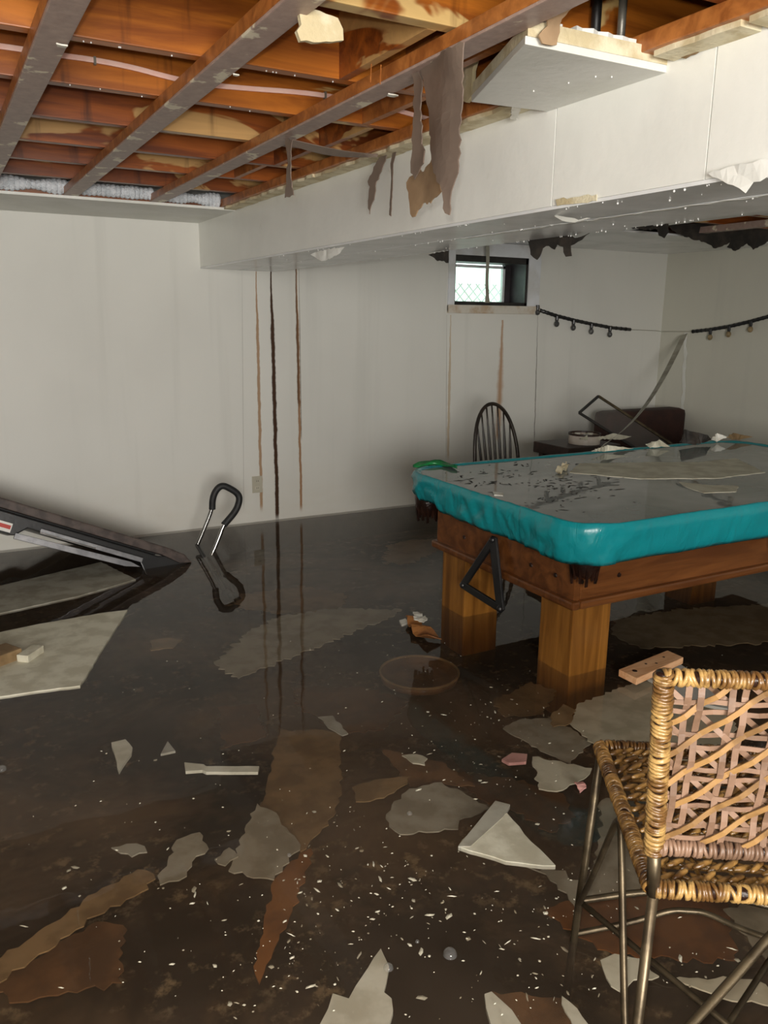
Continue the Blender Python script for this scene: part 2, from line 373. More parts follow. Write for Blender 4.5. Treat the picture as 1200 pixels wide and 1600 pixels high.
struct(MB().box((X0-.1, Y0-.1, 0), (XR+.1, Y0, 2.4)).build('wall_rear', M['wall_dim']), 'painted wall behind the photographer')

# ceiling: subfloor, joists along x, furring strips along y, what is left of the plasterboard
ce = empty('ceiling', (0, 0, 2.4)); struct(ce, 'stripped basement ceiling of wet joists and furring strips')
def up(mb): 
    mb.v = [v-Vector((0,0,2.4)) for v in mb.v]; return mb
for i in range(8):
    x = X0+.86*i; up(MB().box((x+.002, Y0, 2.372), (x+.858, YW, 2.39))).build('subfloor_board', M['subfloor'], ce)
JY = [-4.1, -3.69, -3.28, -2.87, -2.46, -2.05, -1.64, -1.23, -.82, -.41, 0, .41, .83, 1.24, 1.65, 2.13, 2.545, 2.975, 3.38, 3.77, 4.18]
ZJ = 2.172
for i, y in enumerate(JY):
    up(MB().box((X0, y-.02, ZJ), (XR, y+.02, 2.372))).build('joist', M['joist_dry' if y in (2.13, 2.545, 1.65) else 'joist'], ce, bevel=.003)
FX = [-.92, -.51, -.11, .292, .672, 1.09]
for x in FX:
    k = MB(); y = Y0; 
    up(MB().box((x-.034, Y0, 2.134), (x+.034, 4.47, ZJ))).build('furring_strip', M['furring'], ce, bevel=.003)
    up(MB().box((x-.0355, Y0, 2.140), (x-.0338, 4.46, ZJ-.002))).build('bare_edge', M['edgewood'], ce)
up(MB().box((1.425, Y0, 2.134), (1.49, 4.5, ZJ))).build('furring_strip', M['edgewood'], ce, bevel=.003)
for k in range(9):                                     # short wooden blocks between the joists
    x, j = [(1.02,14),(1.30,15),(1.32,17),(.55,12),(1.15,12),(1.28,18),(.95,10),(1.22,14),(1.34,16)][k]
    up(MB().box((x-.012, JY[j]+.02, ZJ+.0), (x+.012, JY[j+1]-.02, 2.372))).build('blocking', M['edgewood' if k % 2 else 'joist'], ce)
up(MB().box((X0, 4.47, 2.131), (1.505, 4.53, ZJ))).build('ledger', M['subfloor'], ce)
# plasterboard left along the back wall
poly = [p for p in ragged([Vector((X0,4.45,ZC)), Vector((1.505,4.45,ZC)), Vector((1.505,YW,ZC)), Vector((X0,YW,ZC))], .2, .004, 4)]
up(MB().prism(poly, (0,0,.013))).build('plasterboard', M['drywall'], ce)
for (xa, xb, zz) in [(-.6,.29,2.150),(.30,.68,2.150),(.70,1.07,2.150),(1.11,1.42,2.145)]:      # pale insulation showing above the ledger
    b = MB(); n = 16
    for i in range(n):
        xc = xa+(xb-xa)*(i+.5)/n; hh = .032+.020*noise.noise(Vector((xc*9, 0, 3)))
        b.ball((xc, 4.46+.01*noise.noise(Vector((xc*20,1,0))), zz+.022), 1, 8, 5, ((xb-xa)/n*.95, .035, hh))
    up(b).build('insulation_batt', M['insulation'], ce, smooth=True)
# rough torn edge of plasterboard along the soffit
for (ya, yb) in [(1.92,2.3),(2.3,2.75),(2.75,3.25),(3.25,3.8),(3.8,4.44),(.75,.98),(1.0,1.19),(1.21,1.43)]:
    poly = ragged([Vector((1.44+random.uniform(-.01,.012),ya,ZC+.002)), Vector((1.44,yb,ZC+.002)), Vector((1.503,yb,ZC+.002)), Vector((1.503,ya,ZC+.002))], .05, .007, int(ya*50))
    up(MB().prism(poly, (0,0,.012))).build('plasterboard_stub', M['cream'], ce)
# the right-hand bay: plasterboard with a torn hole
hx0, hx1, hy0, hy1 = 3.9, 5.30, 3.05, 4.05
def board(x0, x1, y0, y1, seed):
    poly = ragged([Vector((x0,y0,ZC)), Vector((x1,y0,ZC)), Vector((x1,y1,ZC)), Vector((x0,y1,ZC))], .12, .0, seed)
    up(MB().prism(poly, (0,0,.013))).build('plasterboard', M['soffit_under'], ce)
board(2.0, hx0, 2.2, YW, 1); board(hx1, XR, 2.2, YW, 2); board(hx0, hx1, hy1, YW, 3); board(2.0, XR, Y0, 2.2, 4)
board(hx0, hx1, 2.2, hy0, 5)
up(MB().box((3.6, 2.3, 2.134), (3.66, 4.47, ZJ))).build('furring_strip', M['furring'], ce); up(MB().box((4.5, 2.3, 2.134), (4.56, 4.47, ZJ))).build('furring_strip', M['furring'], ce)

# soffit box along the room
so = empty('soffit', (1.505, 0, 1.86)); struct(so, 'white boxed-in soffit running from the back wall towards the viewer')
def lo(mb, o): mb.v = [local(o, v) for v in mb.v]; return mb
for (ya, yb) in [(Y0, 1.315), (1.319, 1.822), (1.826, YW)]:
    top = 2.135 if ya < 1.5 else ZC+.008
    lo(MB().box((1.505, ya, 1.862), (1.518, yb, top)), so).build('face_panel', M['soffit'], so)
lo(MB().box((1.506, Y0, 1.853), (1.735, YW, 1.8615)), so).build('underside_panel', M['soffit_under'], so)
lo(MB().box((1.739, Y0, 1.852), (1.99, YW, 1.866)), so).build('underside_panel', M['soffit_under'], so)
lo(MB().box((1.977, Y0, 1.862), (1.99, YW, ZC+.01)), so).build('rear_panel', M['soffit_under'], so)
for (ya, yb, xc) in [(1.2,1.7,1.737),(1.7,2.05,1.737),(2.1,2.6,1.739)]:       # lifted tape along the joint
    pts = [Vector((xc+.012*noise.noise(Vector((k*.7,ya,0))), ya+(yb-ya)*k/10, 1.852-.004*abs(math.sin(k*1.3)))) for k in range(11)]
    lo(MB().ribbon(pts, [Vector((.012+.02*abs(noise.noise(Vector((k,ya,1)))), 0, 0)) for k in range(11)], .0012), so).build('joint_tape', M['drywall'], so)
# remaining patch of dropped ceiling against the soffit
pz = 2.104
pp = [(1.112,1.458),(1.505,1.452),(1.505,1.862),(1.275,1.885)]
dp = empty('ceiling_patch', (1.3, 1.65, pz)); tag(dp, 'white leftover square of ceiling board jutting out from the soffit', 'ceiling board')
lo(MB().prism([Vector((x,y,pz)) for x, y in pp], (0,0,.016)), dp).build('board', M['drywall'], dp, bevel=.002)
lo(MB().prism([Vector((x*.985+.0225 if x < 1.5 else x, y, pz+.016)) for x, y in pp], (0,0,.030)), dp).build('old_layer', M['cream'], dp)
for q in ((1.12,1.475,1.22,1.50),(1.25,1.465,1.42,1.50)):
    lo(MB().prism(ragged([Vector((q[0],q[1],pz+.046)),Vector((q[2],q[1],pz+.046)),Vector((q[2],q[3],pz+.046)),Vector((q[0],q[3],pz+.046))],.02,.008,int(q[0]*100)),(0,0,.012)),dp).build('torn_edge', M['drywall'], dp)

# window: dark frame in a deep recess with painted casing
wn = empty('window_1', (wx0, YW, wz0)); struct(wn, 'small high basement window with a black frame and white casing')
D = YW+.20
L = lambda mb: lo(mb, wn)
L(MB().box((wx0-.055, YW-.014, wz0-.05), (wx0, YW+.01, ZC-.002))).build('casing', M['whiteframe'], wn, bevel=.003)
L(MB().box((wx1, YW-.014, wz0-.05), (wx1+.115, YW+.01, ZC-.002))).build('casing', M['whiteframe'], wn, bevel=.003)
L(MB().box((wx0, YW-.014, wz1), (wx1, YW+.01, ZC-.002))).build('casing', M['whiteframe'], wn, bevel=.003)
L(MB().box((wx0-.055, YW-.03, wz0-.062), (wx1+.115, YW+.01, wz0-.002))).build('sill', M['stained_sill'], wn, bevel=.004)
L(MB().box((wx1-.012, YW+.0, wz0), (wx1, D+.05, wz1))).build('jamb', M['jamb'], wn); L(MB().box((wx0, YW, wz0), (wx0+.012, D+.05, wz1))).build('jamb', M['jamb'], wn)
L(MB().box((wx0, YW, wz0), (wx1, D+.05, wz0+.012))).build('jamb', M['blackframe'], wn); L(MB().box((wx0, YW, wz1-.04), (wx1, D+.05, wz1))).build('jamb', M['blackframe'], wn)
for q in [((wx0,YW-.004,wz0-.002),(wx1,YW+.02,wz0+.022)),((wx0,YW-.004,wz1-.045),(wx1,YW+.02,wz1)),((wx1-.022,YW-.004,wz0),(wx1,YW+.02,wz1)),((wx0,YW-.004,wz0),(wx0+.006,YW+.02,wz1))]:
    L(MB().box(*q)).build('frame', M['blackframe'], wn)
sx0, sx1, sz0, sz1 = wx0+.02, wx1-.065, wz0+.01, wz1-.05
L(MB().box((sx1, D, wz0), (wx1, D+.04, wz1))).build('side_panel', M['jamb'], wn)
for q in [((sx0,D,sz1-.02),(sx1,D+.03,sz1)),((sx0,D,sz0),(sx1,D+.03,sz0+.02)),((sx1-.02,D,sz0),(sx1,D+.03,sz1)),((sx0,D,sz0),(sx0+.02,D+.03,sz1))]:
    L(MB().box(*q)).build('sash', M['whiteframe'], wn)
L(MB().box((sx0+.02, D+.012, sz0+.02), (sx1-.02, D+.016, sz1-.02))).build('pane', M['pane'], wn)
# lattice screen in the light well outside
lt = empty('lattice', (3.9, YW+.55, 1.4)); tag(lt, 'diagonal lattice screen outside the basement window', 'lattice')
for x in (3.0, 4.85): lo(MB().box((x-.03, YW+.53, 0), (x+.03, YW+.57, 1.86)), lt).build('post', M['whiteframe'], lt)
for i in range(22):
    x = 3.0+.085*i
    for s in (-1, 1):
        a = Vector((x-s*.15, YW+.55+.006*s, 1.55)); bb = Vector((x+s*.15, YW+.55+.006*s, 1.85)); lo(MB().bar(a, bb, .010, .006, (0,1,0)), lt).build('slat', M['whiteframe'], lt)

for nm, lo_, hi_ in (('dark_strip_back', (X0, YW-.012, 0), (XR, YW, .185)), ('dark_strip_right', (XR-.012, Y0, 0), (XR, YW-.012, .185))):  # added strips, invented to darken the pale wall foot seen through the water
    struct(MB().box(lo_, hi_).build(nm, M['charcoal']), 'added dark strip darkening the wall foot under the flood water')
# ================================================================== flood water
wp = MB().box((X0-.001,Y0-.001,-.01),(XR+.001,YW+.001,WZ))
tag(wp.build('flood_water', M['water'], fix=False), 'murky brown flood water covering the whole floor', 'water', kind='stuff')

# ================================================================== pool table
TX0, TX1, TY0, TY1, ZT = 1.945, 4.33, 2.075, 3.385, .85
pt = empty('pool_table', (3.1, 2.72, 0)); tag(pt, 'brown wooden pool table standing in the flood under a teal cover', 'pool table')
T = lambda mb: lo(mb, pt)
ax0, ax1, ay0, ay1 = 2.035, 4.24, 2.21, 3.18
for q in [((ax0,ay0,.515),(ax0+.03,ay1,.74)),((ax1-.03,ay0,.515),(ax1,ay1,.74)),((ax0+.03,ay0,.515),(ax1-.03,ay0+.03,.74)),((ax0+.03,ay1-.03,.515),(ax1-.03,ay1,.74))]:
    T(MB().box(*q)).build('apron', M['tablewood'], pt, bevel=.004)
for q in [((ax0-.02,ay0-.02,.495),(ax0+.02,ay1+.02,.53)),((ax1-.02,ay0-.02,.495),(ax1+.02,ay1+.02,.53)),((ax0+.02,ay0-.02,.495),(ax1-.02,ay0+.02,.53)),((ax0+.02,ay1-.02,.495),(ax1-.02,ay1+.02,.53))]:
    T(MB().box(*q)).build('moulding', M['tablewood'], pt, bevel=.010)
T(MB().box((ax0+.03, ay0+.03, .50), (ax1-.03, ay1-.03, .52))).build('underside', M['brownwood'], pt)
LS = .195
for lx in (2.065, 3.62):
    for ly in (2.238, 2.975):
        T(MB().box((lx, ly, 0), (lx+LS, ly+LS, .505))).build('leg', M['legwood'], pt, bevel=.006)
T(MB().box((ax0+.0, ay0-.03, .735), (ax1+.0, ay1+.06, .80))).build('bed', M['felt'], pt)
for q in [((TX0+.18,TY0+.045,.745),(TX1-.18,TY0+.12,.815)),((TX0+.18,TY1-.12,.745),(TX1-.18,TY1-.045,.815)),((TX0+.045,TY0+.18,.745),(TX0+.12,TY1-.18,.815)),((TX1-.12,TY0+.18,.745),(TX1-.045,TY1-.18,.815))]:
    T(MB().box(*q)).build('rail', M['tablewood'], pt, bevel=.006)
for (px, py) in [(TX0+.125, TY0+.125),(TX0+.105, TY1-.09),(TX1-.1, TY0+.1),(TX1-.1,TY1-.1),(3.14, TY0+.045)]:
    pk = MB()
    prof = [(.062,.745),(.064,.71),(.058,.67),(.045,.635),(.02,.618),(.001,.615)]
    pk.lathe(prof, (px, py, 0), 14); o = T(pk).build('pocket', M['pocket'], pt, smooth=True)
    fr_ = MB()
    for k in range(12):
        a = 2*math.pi*k/12; c0 = Vector((px+.055*math.cos(a), py+.055*math.sin(a), .68)); fr_.bar(c0, c0+Vector((-.012*math.cos(a), -.012*math.sin(a), -.060-.012*(k % 3))), .012, .004)
    T(fr_).build('fringe', M['pocket'], o).location = (0,0,0)
for (bx, by, ax) in [(ax0, 2.32, 0), (ax0, 2.47, 0), (2.14, ay0, 1), (2.26, ay0, 1), (2.07, ay0, 1), (ax0, 2.95, 0)]:
    r = MB(); prof = [(.001,.004),(.008,.004),(.010,0),(.010,-.003)]; r.lathe(prof, (0,0,0), 10)
    rot = Matrix.Rotation(-math.pi/2, 4, 'Y') if ax == 0 else Matrix.Rotation(math.pi/2, 4, 'X')
    r.v = [rot @ v + Vector((bx, by, .60)) for v in r.v]; T(r).build('bolt_head', M['pocket'], pt)

# teal cover: rounded skirt that hangs over the rails, top sagging into a basin
def rrect(x0, x1, y0, y1, r, n=10, m=26):
    pts = []
    cs = [(x0+r,y0+r,math.pi),(x1-r,y0+r,1.5*math.pi),(x1-r,y1-r,0),(x0+r,y1-r,.5*math.pi)]
    for k, (cx, cy, a0) in enumerate(cs):
        for i in range(n+1):
            a = a0+.5*math.pi*i/n; pts.append(Vector((cx+r*math.cos(a), cy+r*math.sin(a), 0)))
        nx = cs[(k+1) % 4]; a1 = a0+.5*math.pi; p = pts[-1]; q = Vector((nx[0]+r*math.cos(nx[2]), nx[1]+r*math.sin(nx[2]), 0))
        for i in range(1, m): pts.append(p.lerp(q, i/m))
    return pts
cv = MB(); ring0 = rrect(TX0, TX1, TY0, TY1, .17, 16, 60); n = len(ring0); cx, cy = (TX0+TX1)/2, (TY0+TY1)/2
def wave(p, i): return noise.noise(Vector((p.x*7, p.y*7, 2)))
skirt = []
for j in range(9):
    tt = j/8; row = []
    for i, p in enumerate(ring0):
        out = Vector((p.x-cx, 0, 0)).normalized() if abs(abs(p.x-cx)-(TX1-TX0)/2) < .16 else Vector()
        if abs(abs(p.y-cy)-(TY1-TY0)/2) < .16: out += Vector((0, p.y-cy, 0)).normalized()
        out.normalize()
        nearend = 1.0 if p.x < TX0+.2 else .35
        drop = .152+.012*noise.noise(Vector((p.x*2.5, p.y*2.5, 5)))
        if p.x < TX0+.1 and p.y > TY1-.32: drop -= .03        # hitched up at the far corner
        fold = (.014*noise.noise(Vector((p.x*12+tt*1.6, p.y*12-tt*2.2, 1)))+.013*noise.noise(Vector((p.x*27-tt*2.5, p.y*27+tt*3, 8)))+.006*noise.noise(Vector((p.x*55, p.y*55+tt*4, 3))))*nearend*min(1, .25+tt*2.0)
        if p.x < TX0+.22 and p.y < TY0+.5: fold += .010*(abs(noise.noise(Vector((math.atan2(p.y-TY0-.17, p.x-TX0-.17)*4.5, p.y*16, .4+tt*.5))))-.25)*min(1, tt*3+.3)
        z = ZT-drop*tt; q = p+out*(fold+(-.02*tt*tt)+(.004 if 0 < j < 8 else -.004)); q = Vector((q.x, q.y, z)); row.append(q)
    skirt.append(row)
inner = []
for (s, dz) in [(.006,.003),(.016,.001),(.028,-.006),(.05,-.016),(.13,-.024)]:
    row = []
    for i, p in enumerate(ring0):
        q = Vector((cx+(p.x-cx)*(1-s/((TX1-TX0)/2)), cy+(p.y-cy)*(1-s/((TY1-TY0)/2)), ZT+dz+.003*noise.noise(Vector((p.x*16,p.y*16,s*30))))); row.append(q)
    inner.append(row)
rows = list(reversed(skirt))+inner; vs = [v for r in rows for v in r]; fs = []
for j in range(len(rows)-1):
    for i in range(n): fs.append((j*n+i, j*n+(i+1) % n, (j+1)*n+(i+1) % n, (j+1)*n+i))
base = len(vs); vs.append(Vector((cx, cy, ZT-.028)))
fs += [((len(rows)-1)*n+i, (len(rows)-1)*n+(i+1) % n, base) for i in range(n)]
cv.add(vs, fs); cvo = cv.build('table_cover', M['teal'], smooth=True)
mod = cvo.modifiers.new('thick', 'SOLIDIFY'); mod.thickness = .003; mod.offset = 1
tag(cvo, 'shiny teal vinyl cover draped over the pool table', 'table cover')
pd = MB(); ringp = rrect(TX0+.021, TX1-.021, TY0+.021, TY1-.021, .155); nn = len(ringp)
pd.add([Vector((p.x, p.y, ZT-.0025)) for p in ringp], [tuple(range(nn))])
tag(pd.build('puddle', M['puddle'], fix=False), 'dirty grey water pooled on top of the teal table cover', 'puddle', kind='stuff')
# things lying on the table cover
def slab(name, px, z, th, mat, label, cat, group=None, seed=0, step=.03, amp=.006, zs=None):
    pts = [onz(x, y, z) for x, y in px]; poly = ragged(pts, step, amp, seed)
    c = sum(poly, Vector())/len(poly); b = MB().prism([p-c for p in poly], (0,0,-th)); o = b.build(name, mat); o.location = c
    return tag(o, label, cat, group)
slab('drywall_sheet', [(890,738),(905,724),(1010,722),(1090,722),(1150,716),(1196,738),(1120,747),(1000,748)], ZT-.0005, .006, M['palewet'], 'long pale drywall strip sunk in the puddle on the table cover', 'drywall piece', None, 1)
slab('drywall_sheet', [(1060,753),(1098,757),(1154,759),(1150,768),(1100,770),(1078,763)], ZT-.0005, .006, M['palewet'], 'short pointed drywall piece in the puddle nearest the teal rim', 'drywall piece', None, 2)
o = bent_sheet('paint_flake', [onz(*p, ZT) for p in [(868,738),(884,727),(889,733),(875,742)]], .003, lambda p: Vector((0,0,.012+.012*math.sin(p.x*80))), M['cream'], seed=3, step=.01, amp=.003)
tag(o, 'curled cream scrap standing alone in the table puddle', 'scrap')
slab('paint_flake', [(770,768),(786,770),(786,774),(772,773)], ZT+.002, .004, M['scrapwhite'], 'small white flake near the left rail of the table', 'flake', None, 4, .01, .002)
gb = MB()
for k in range(3):
    gb.tube([onz(646+i*8.5, 731-6*math.sin(i*.42)+k*1.6-2, ZT+.002)+Vector((0,0,.006+.004*math.sin(i*1.7+k))) for i in range(9)], [.004,.008,.010,.010,.009,.009,.008,.006,.003], 7)
tag(gb.build('green_cloth', M['green'], smooth=True), 'bunched bright green cloth on the far left corner of the table', 'cloth')
# wet scraps along the far rail
for i, (px, mt, lab, amp) in enumerate([
    ([(1005,697),(1035,692),(1042,701),(1020,704)], 'palewet', 'pale soggy scrap on the far rail below the tilted frame', .01),
    ([(1062,690),(1075,682),(1100,688),(1116,696),(1080,704),(1066,700)], 'charcoal', 'dark curled scrap on the far rail right of the armchair', .016),
    ([(1108,692),(1126,684),(1134,688),(1124,697)], 'scrapwhite', 'bright white twisted scrap between dark scraps on the far rail', .016),
    ([(1130,690),(1150,685),(1170,689),(1160,695),(1140,694)], 'tanboard', 'brown curled strip near the far right table corner', .008),
    ([(920,701),(955,694),(985,697),(950,704)], 'palewet', 'flat pale scrap on the far rail below the round tin', .006)]):
    pts = [ony(x, y, TY1-.06) for x, y in px]
    pts = [Vector((p.x, TY1-.08+(.05 if k % 2 else 0), p.z)) for k, p in enumerate(pts)]
    base_z = min(p.z for p in pts); pts = [p+Vector((0,0,ZT+.004-base_z)) for p in pts]
    o = bent_sheet('soggy_scrap', pts, .004, lambda p, a=amp: Vector((0, a*noise.noise(p*22), 0)), M[mt], seed=20+i, step=.015, amp=.004)
    tag(o, lab, 'scrap', 'scraps on the far rail')
# dark grit on the cover
b = MB(); rnd = random.Random(11)
for i in range(420):
    c0 = onz(rnd.gauss(810,75), rnd.gauss(757,18), ZT-.0015)
    if noise.noise(c0*7) < -.02: continue
    if not (TX0+.07 < c0.x < TX1-.1 and TY0+.08 < c0.y < TY1-.08): continue
    a = rnd.gauss(.2, .7); w = rnd.uniform(.0015, .006); l = w*rnd.uniform(1.5, 6)
    M2 = Matrix.Rotation(a, 3, 'Z'); b.add([c0+M2 @ Vector(v) for v in ((-l,-w/2,0),(l*.6,-w,0),(l,w*.4,0),(-l*.3,w,0),(0,0,.0015))], [(0,1,4),(1,2,4),(2,3,4),(3,0,4)])
tag(b.build('dark_grit', M['charcoal']), 'black grit strewn over the wet table cover', 'grit', kind='stuff')

# triangle rack hanging on the end of the table
tr = empty('triangle_rack', (ax0-.03, 2.7, .4)); tag(tr, 'black triangular ball rack hanging on the end of the pool table', 'ball rack')
A, B_, C_ = Vector((ax0-.030,2.69,.655)), Vector((ax0-.055,2.865,.405)), Vector((ax0-.055,2.585,.385))
for a, b2, w in ((A,B_,.03),(B_,C_,.03),(C_,A,.055)):
    d = (b2-a).normalized()*.008
    lo(MB().bar(a-d, b2+d, .034 if w < .05 else .05, .014, (1,0,0)), tr).build('side', M['black'], tr, bevel=.004)
for p in (A,B_,C_): lo(MB().ball(p, .016, 8, 6, (1.2,1,1)), tr).build('corner', M['black'], tr, smooth=True)

# ================================================================== windsor chair behind the table
wc = empty('windsor_chair', (3.3, 4.2, 0), math.radians(8)); tag(wc, 'dark bow-back spindle chair behind the pool table', 'chair')
b = MB(); prof = []
seat = [Vector((.23*math.cos(a)*(1 if math.sin(a) > 0 else .95), .22*math.sin(a), .45)) for a in [2*math.pi*i/28 for i in range(28)]]
MB().prism(seat, (0,0,-.035)).build('seat', M['chairwood'], wc, bevel=.008)
def bow(t_): # t 0..1 across
    a = math.pi*t_; return Vector((-.205*math.cos(a)*(1-.0*math.sin(a)), .175+.09*math.sin(a)**.9, .465+.55*math.sin(a)**.62))
MB().tube([bow(i/30) for i in range(31)], .0125, 8).build('bow', M['chairwood'], wc, smooth=True)
for k in range(7):
    tx = .12+.76*k/6; top = bow(tx); bx = -.125+.25*k/6
    # spindle meets the bow above its foot
    best = min((bow(i/200) for i in range(200)), key=lambda p: abs(p.x-bx*1.22))
    bt = Vector((bx, .175, .45)); pts = [bt.lerp(best, i/6) for i in range(7)]
    MB().tube(pts, [.006,.007,.0085,.0095,.008,.006,.0055], 7).build('spindle', M['chairwood'], wc, smooth=True)
for sx in (-1,1):
    for sy in (-1,1):
        MB().tube([(sx*.14, sy*.13, .42), (sx*.17, sy*.16, .22), (sx*.20, sy*.20, .0)], [.014,.017,.010], 8).build('leg', M['chairwood'], wc, smooth=True)
    MB().tube([(sx*.175, -.165, .19), (sx*.175, .165, .19)], .009, 8).build('stretcher', M['chairwood'], wc, smooth=True)
MB().tube([(-.175,0,.19),(.175,0,.19)], .009, 8).build('stretcher', M['chairwood'], wc, smooth=True)

# ================================================================== armchair, end table, tin, frame, ribbon
ac = empty('armchair', (5.06, 4.55, 0)); tag(ac, 'dark brown upholstered armchair in the far right corner', 'armchair')
MB().box((-.36,-.25,.18),(.36,.22,.46)).build('seat', M['upholstery'], ac, bevel=.04, smooth=True)
MB().box((-.43,.20,.18),(.43,.40,.865)).build('backrest', M['upholstery'], ac, bevel=.05, smooth=True)
for s in (-1,1):
    MB().box((s*.40-.05,-.26,.15),(s*.40+.05,.30,.60)).build('armrest', M['upholstery'], ac, bevel=.035, smooth=True)
    for y in (-.2,.3): MB().box((s*.34-.025,y-.025,0),(s*.34+.025,y+.025,.2)).build('leg', M['brownwood'], ac)
et = empty('end_table', (3.83, 4.2, -.02)); tag(et, 'dark brown end table behind the pool table', 'table')
MB().box((-.26,-.18,.70),(.20,.18,.775)).build('top', M['brownwood'], et, bevel=.006)
for sx in (-.2,.22):
    for sy in (-.14,.14): MB().box((sx-.022,sy-.022,0),(sx+.022,sy+.022,.70)).build('leg', M['brownwood'], et)
MB().box((-.2,-.14,.58),(.22,.14,.70)).build('drawer_box', M['brownwood'], et)
tn = empty('round_tin', (3.81, 4.14, .755)); tag(tn, 'round cream tin with a dark rim on the end table', 'tin')
MB().lathe([(.001,.002),(.105,.002),(.105,.062),(.098,.062),(.098,.01),(.001,.01)], n=24).build('body', M['tin'], tn)
MB().lathe([(.104,.060),(.108,.060),(.108,.074),(.100,.074),(.100,.060)], n=24).build('rim', M['brownwood'], tn)
for k in range(3): MB().lathe([(.001,.045),(.018,.045),(.020,.070),(.001,.072)], (.05*math.cos(2.1*k), .05*math.sin(2.1*k), 0), 10).build('candle', M['scrapwhite'], tn)
for i, (px, lab) in enumerate([([(905,692),(925,685),(945,690),(930,697)], 'pale torn scrap leaning against the round tin'), ([(930,696),(960,688),(985,692),(970,698)], 'pale torn scrap at the right end of the end table')]):
    pts = [ony(x, y, 4.04) for x, y in px]; pts = [p+Vector((0, .02 if k % 2 else 0, 0)) for k, p in enumerate(pts)]
    mz = min(p.z for p in pts); pts = [p+Vector((0,0,.778-mz)) for p in pts]
    tag(bent_sheet('soggy_scrap', pts, .004, lambda p: Vector((0,.008*noise.noise(p*20),0)), M['palewet'], seed=40+i, step=.02), lab, 'scrap', 'scraps on the end table')
pf = empty('glazed_frame', (4.3, 4.3, .8)); tag(pf, 'thin black glazed frame tilted on its corner before the armchair', 'frame')
c1, c2 = ony(935,619,4.31), ony(905,645,4.31); c3 = ony(1050,694,4.25); c4 = c2+(c3-c1)
cr = [c1, c3, c4, c2]
for i in range(4):
    lo(MB().bar(cr[i], cr[(i+1) % 4], .016, .014, (0,1,0)), pf).build('frame_bar', M['blackframe'] if i != 0 else M['darkmetal'], pf)
lo(MB().prism(cr, (0,.004,0)), pf).build('glass', M['fglass'], pf)
# dangling joint tape
p0, p3 = onx(1069,523,XR-.045), ony(942,696,3.30); p1 = ony(1030,610,4.5); p2 = ony(985,668,3.75)
pts = []
for i in range(25):
    u = i/24; pts.append(((p0*(1-u)**3+ (p1+(p1-p0)*.2)*3*u*(1-u)**2+(p2+(p2-p3)*.1)*3*u*u*(1-u)+p3*u**3)))
tag(MB().ribbon(pts, [Vector((.052*math.cos(.4+u*.05), -.025, .022)) for u in range(25)], .0015).build('joint_tape', M['greyboard']), 'long strip of joint tape swooping from the corner down to the table', 'tape')
q0, q1 = onx(1072,520,XR-.004), onx(1066,664,XR-.004); pts = [q0.lerp(q1, i/14)+Vector((-.004*abs(math.sin(i*2.1)), .006*math.sin(i*1.3), 0)) for i in range(15)]
tag(MB().ribbon(pts, [Vector((0,.030+.012*math.sin(i*2.7),0)) for i in range(15)], .003).build('joint_tape', M['drywall']), 'short upright strip of white tape peeling from the right wall', 'tape')

# ================================================================== festoon lights on the walls
def festoon(name, label, pts, bulbs, glass, ends):
    c0 = sum(pts, Vector())/len(pts); r = empty(name, c0); tag(r, label, 'string lights')
    lo(MB().tube(pts, .0135, 9), r).build('cable_sleeve', M['black'], r, smooth=True)
    rg = MB()
    for i in range(0, len(pts)-1):
        for k in range(4):
            p = pts[i].lerp(pts[i+1], k/4); d = (pts[i+1]-pts[i]).normalized(); rg.tube([p-d*.004, p+d*.004], .0155, 9)
    lo(rg, r).build('ribbing', M['foam'], r)
    for p in bulbs:
        bl = lo(MB().ball(p-Vector((0,.012,.060)), .021, 10, 7, (1,1,1.15)), r).build('bulb', glass, r, smooth=True)
        lo(MB().lathe([(.001,.0),(.012,.0),(.013,-.028),(.010,-.042),(.001,-.043)], p-Vector((0,.012,0)), 10), r).build('socket', M['black'], bl).parent = r
    return r
dimglass = two('smoked_bulb_glass', (.06,.06,.06), (.16,.16,.15), .08, 12, bump=0)
amber = two('amber_bulb_glass', srgb(150,130,96), srgb(120,104,74), .15, 12, bump=0)
a = [(844,485),(868,493),(895,500),(923,506),(955,512),(985,515)]
festoon('festoon_light', 'black festoon light with four smoked bulbs on the back wall', [ony(x,y,YW-.02) for x,y in a], [ony(x,y,YW-.02) for x,y in [(869,494),(895,500),(923,506),(952,511)]], dimglass, None)
a = [(1083,518),(1110,515),(1140,510),(1170,503),(1200,495),(1240,482)]
festoon('festoon_light', 'black festoon light with amber bulbs on the right wall', [onx(x,y,XR-.02) for x,y in a], [onx(x,y,XR-.02)+Vector((-.01,0,0)) for x,y in [(1110,515),(1139,510),(1173,502)]], amber, None)
tag(MB().tube([ony(985,515,YW-.02), ony(1028,517,YW-.02), Vector((XR-.02,YW-.02,1.483)), onx(1083,518,XR-.02)], .0025, 6).build('light_wire', M['greyboard']), 'thin pale wire joining the two festoon lights', 'wire')
bz = empty('festoon_bulb', ony(840,484,YW-.03)); tag(bz, 'single dark bulb hanging at the corner of the window sill', 'bulb')
MB().lathe([(.001,.035),(.014,.035),(.016,.0),(.001,-.001)], n=10).build('socket', M['black'], bz); MB().ball((0,0,-.02), .022, 10, 7).build('globe', dimglass, bz, smooth=True)
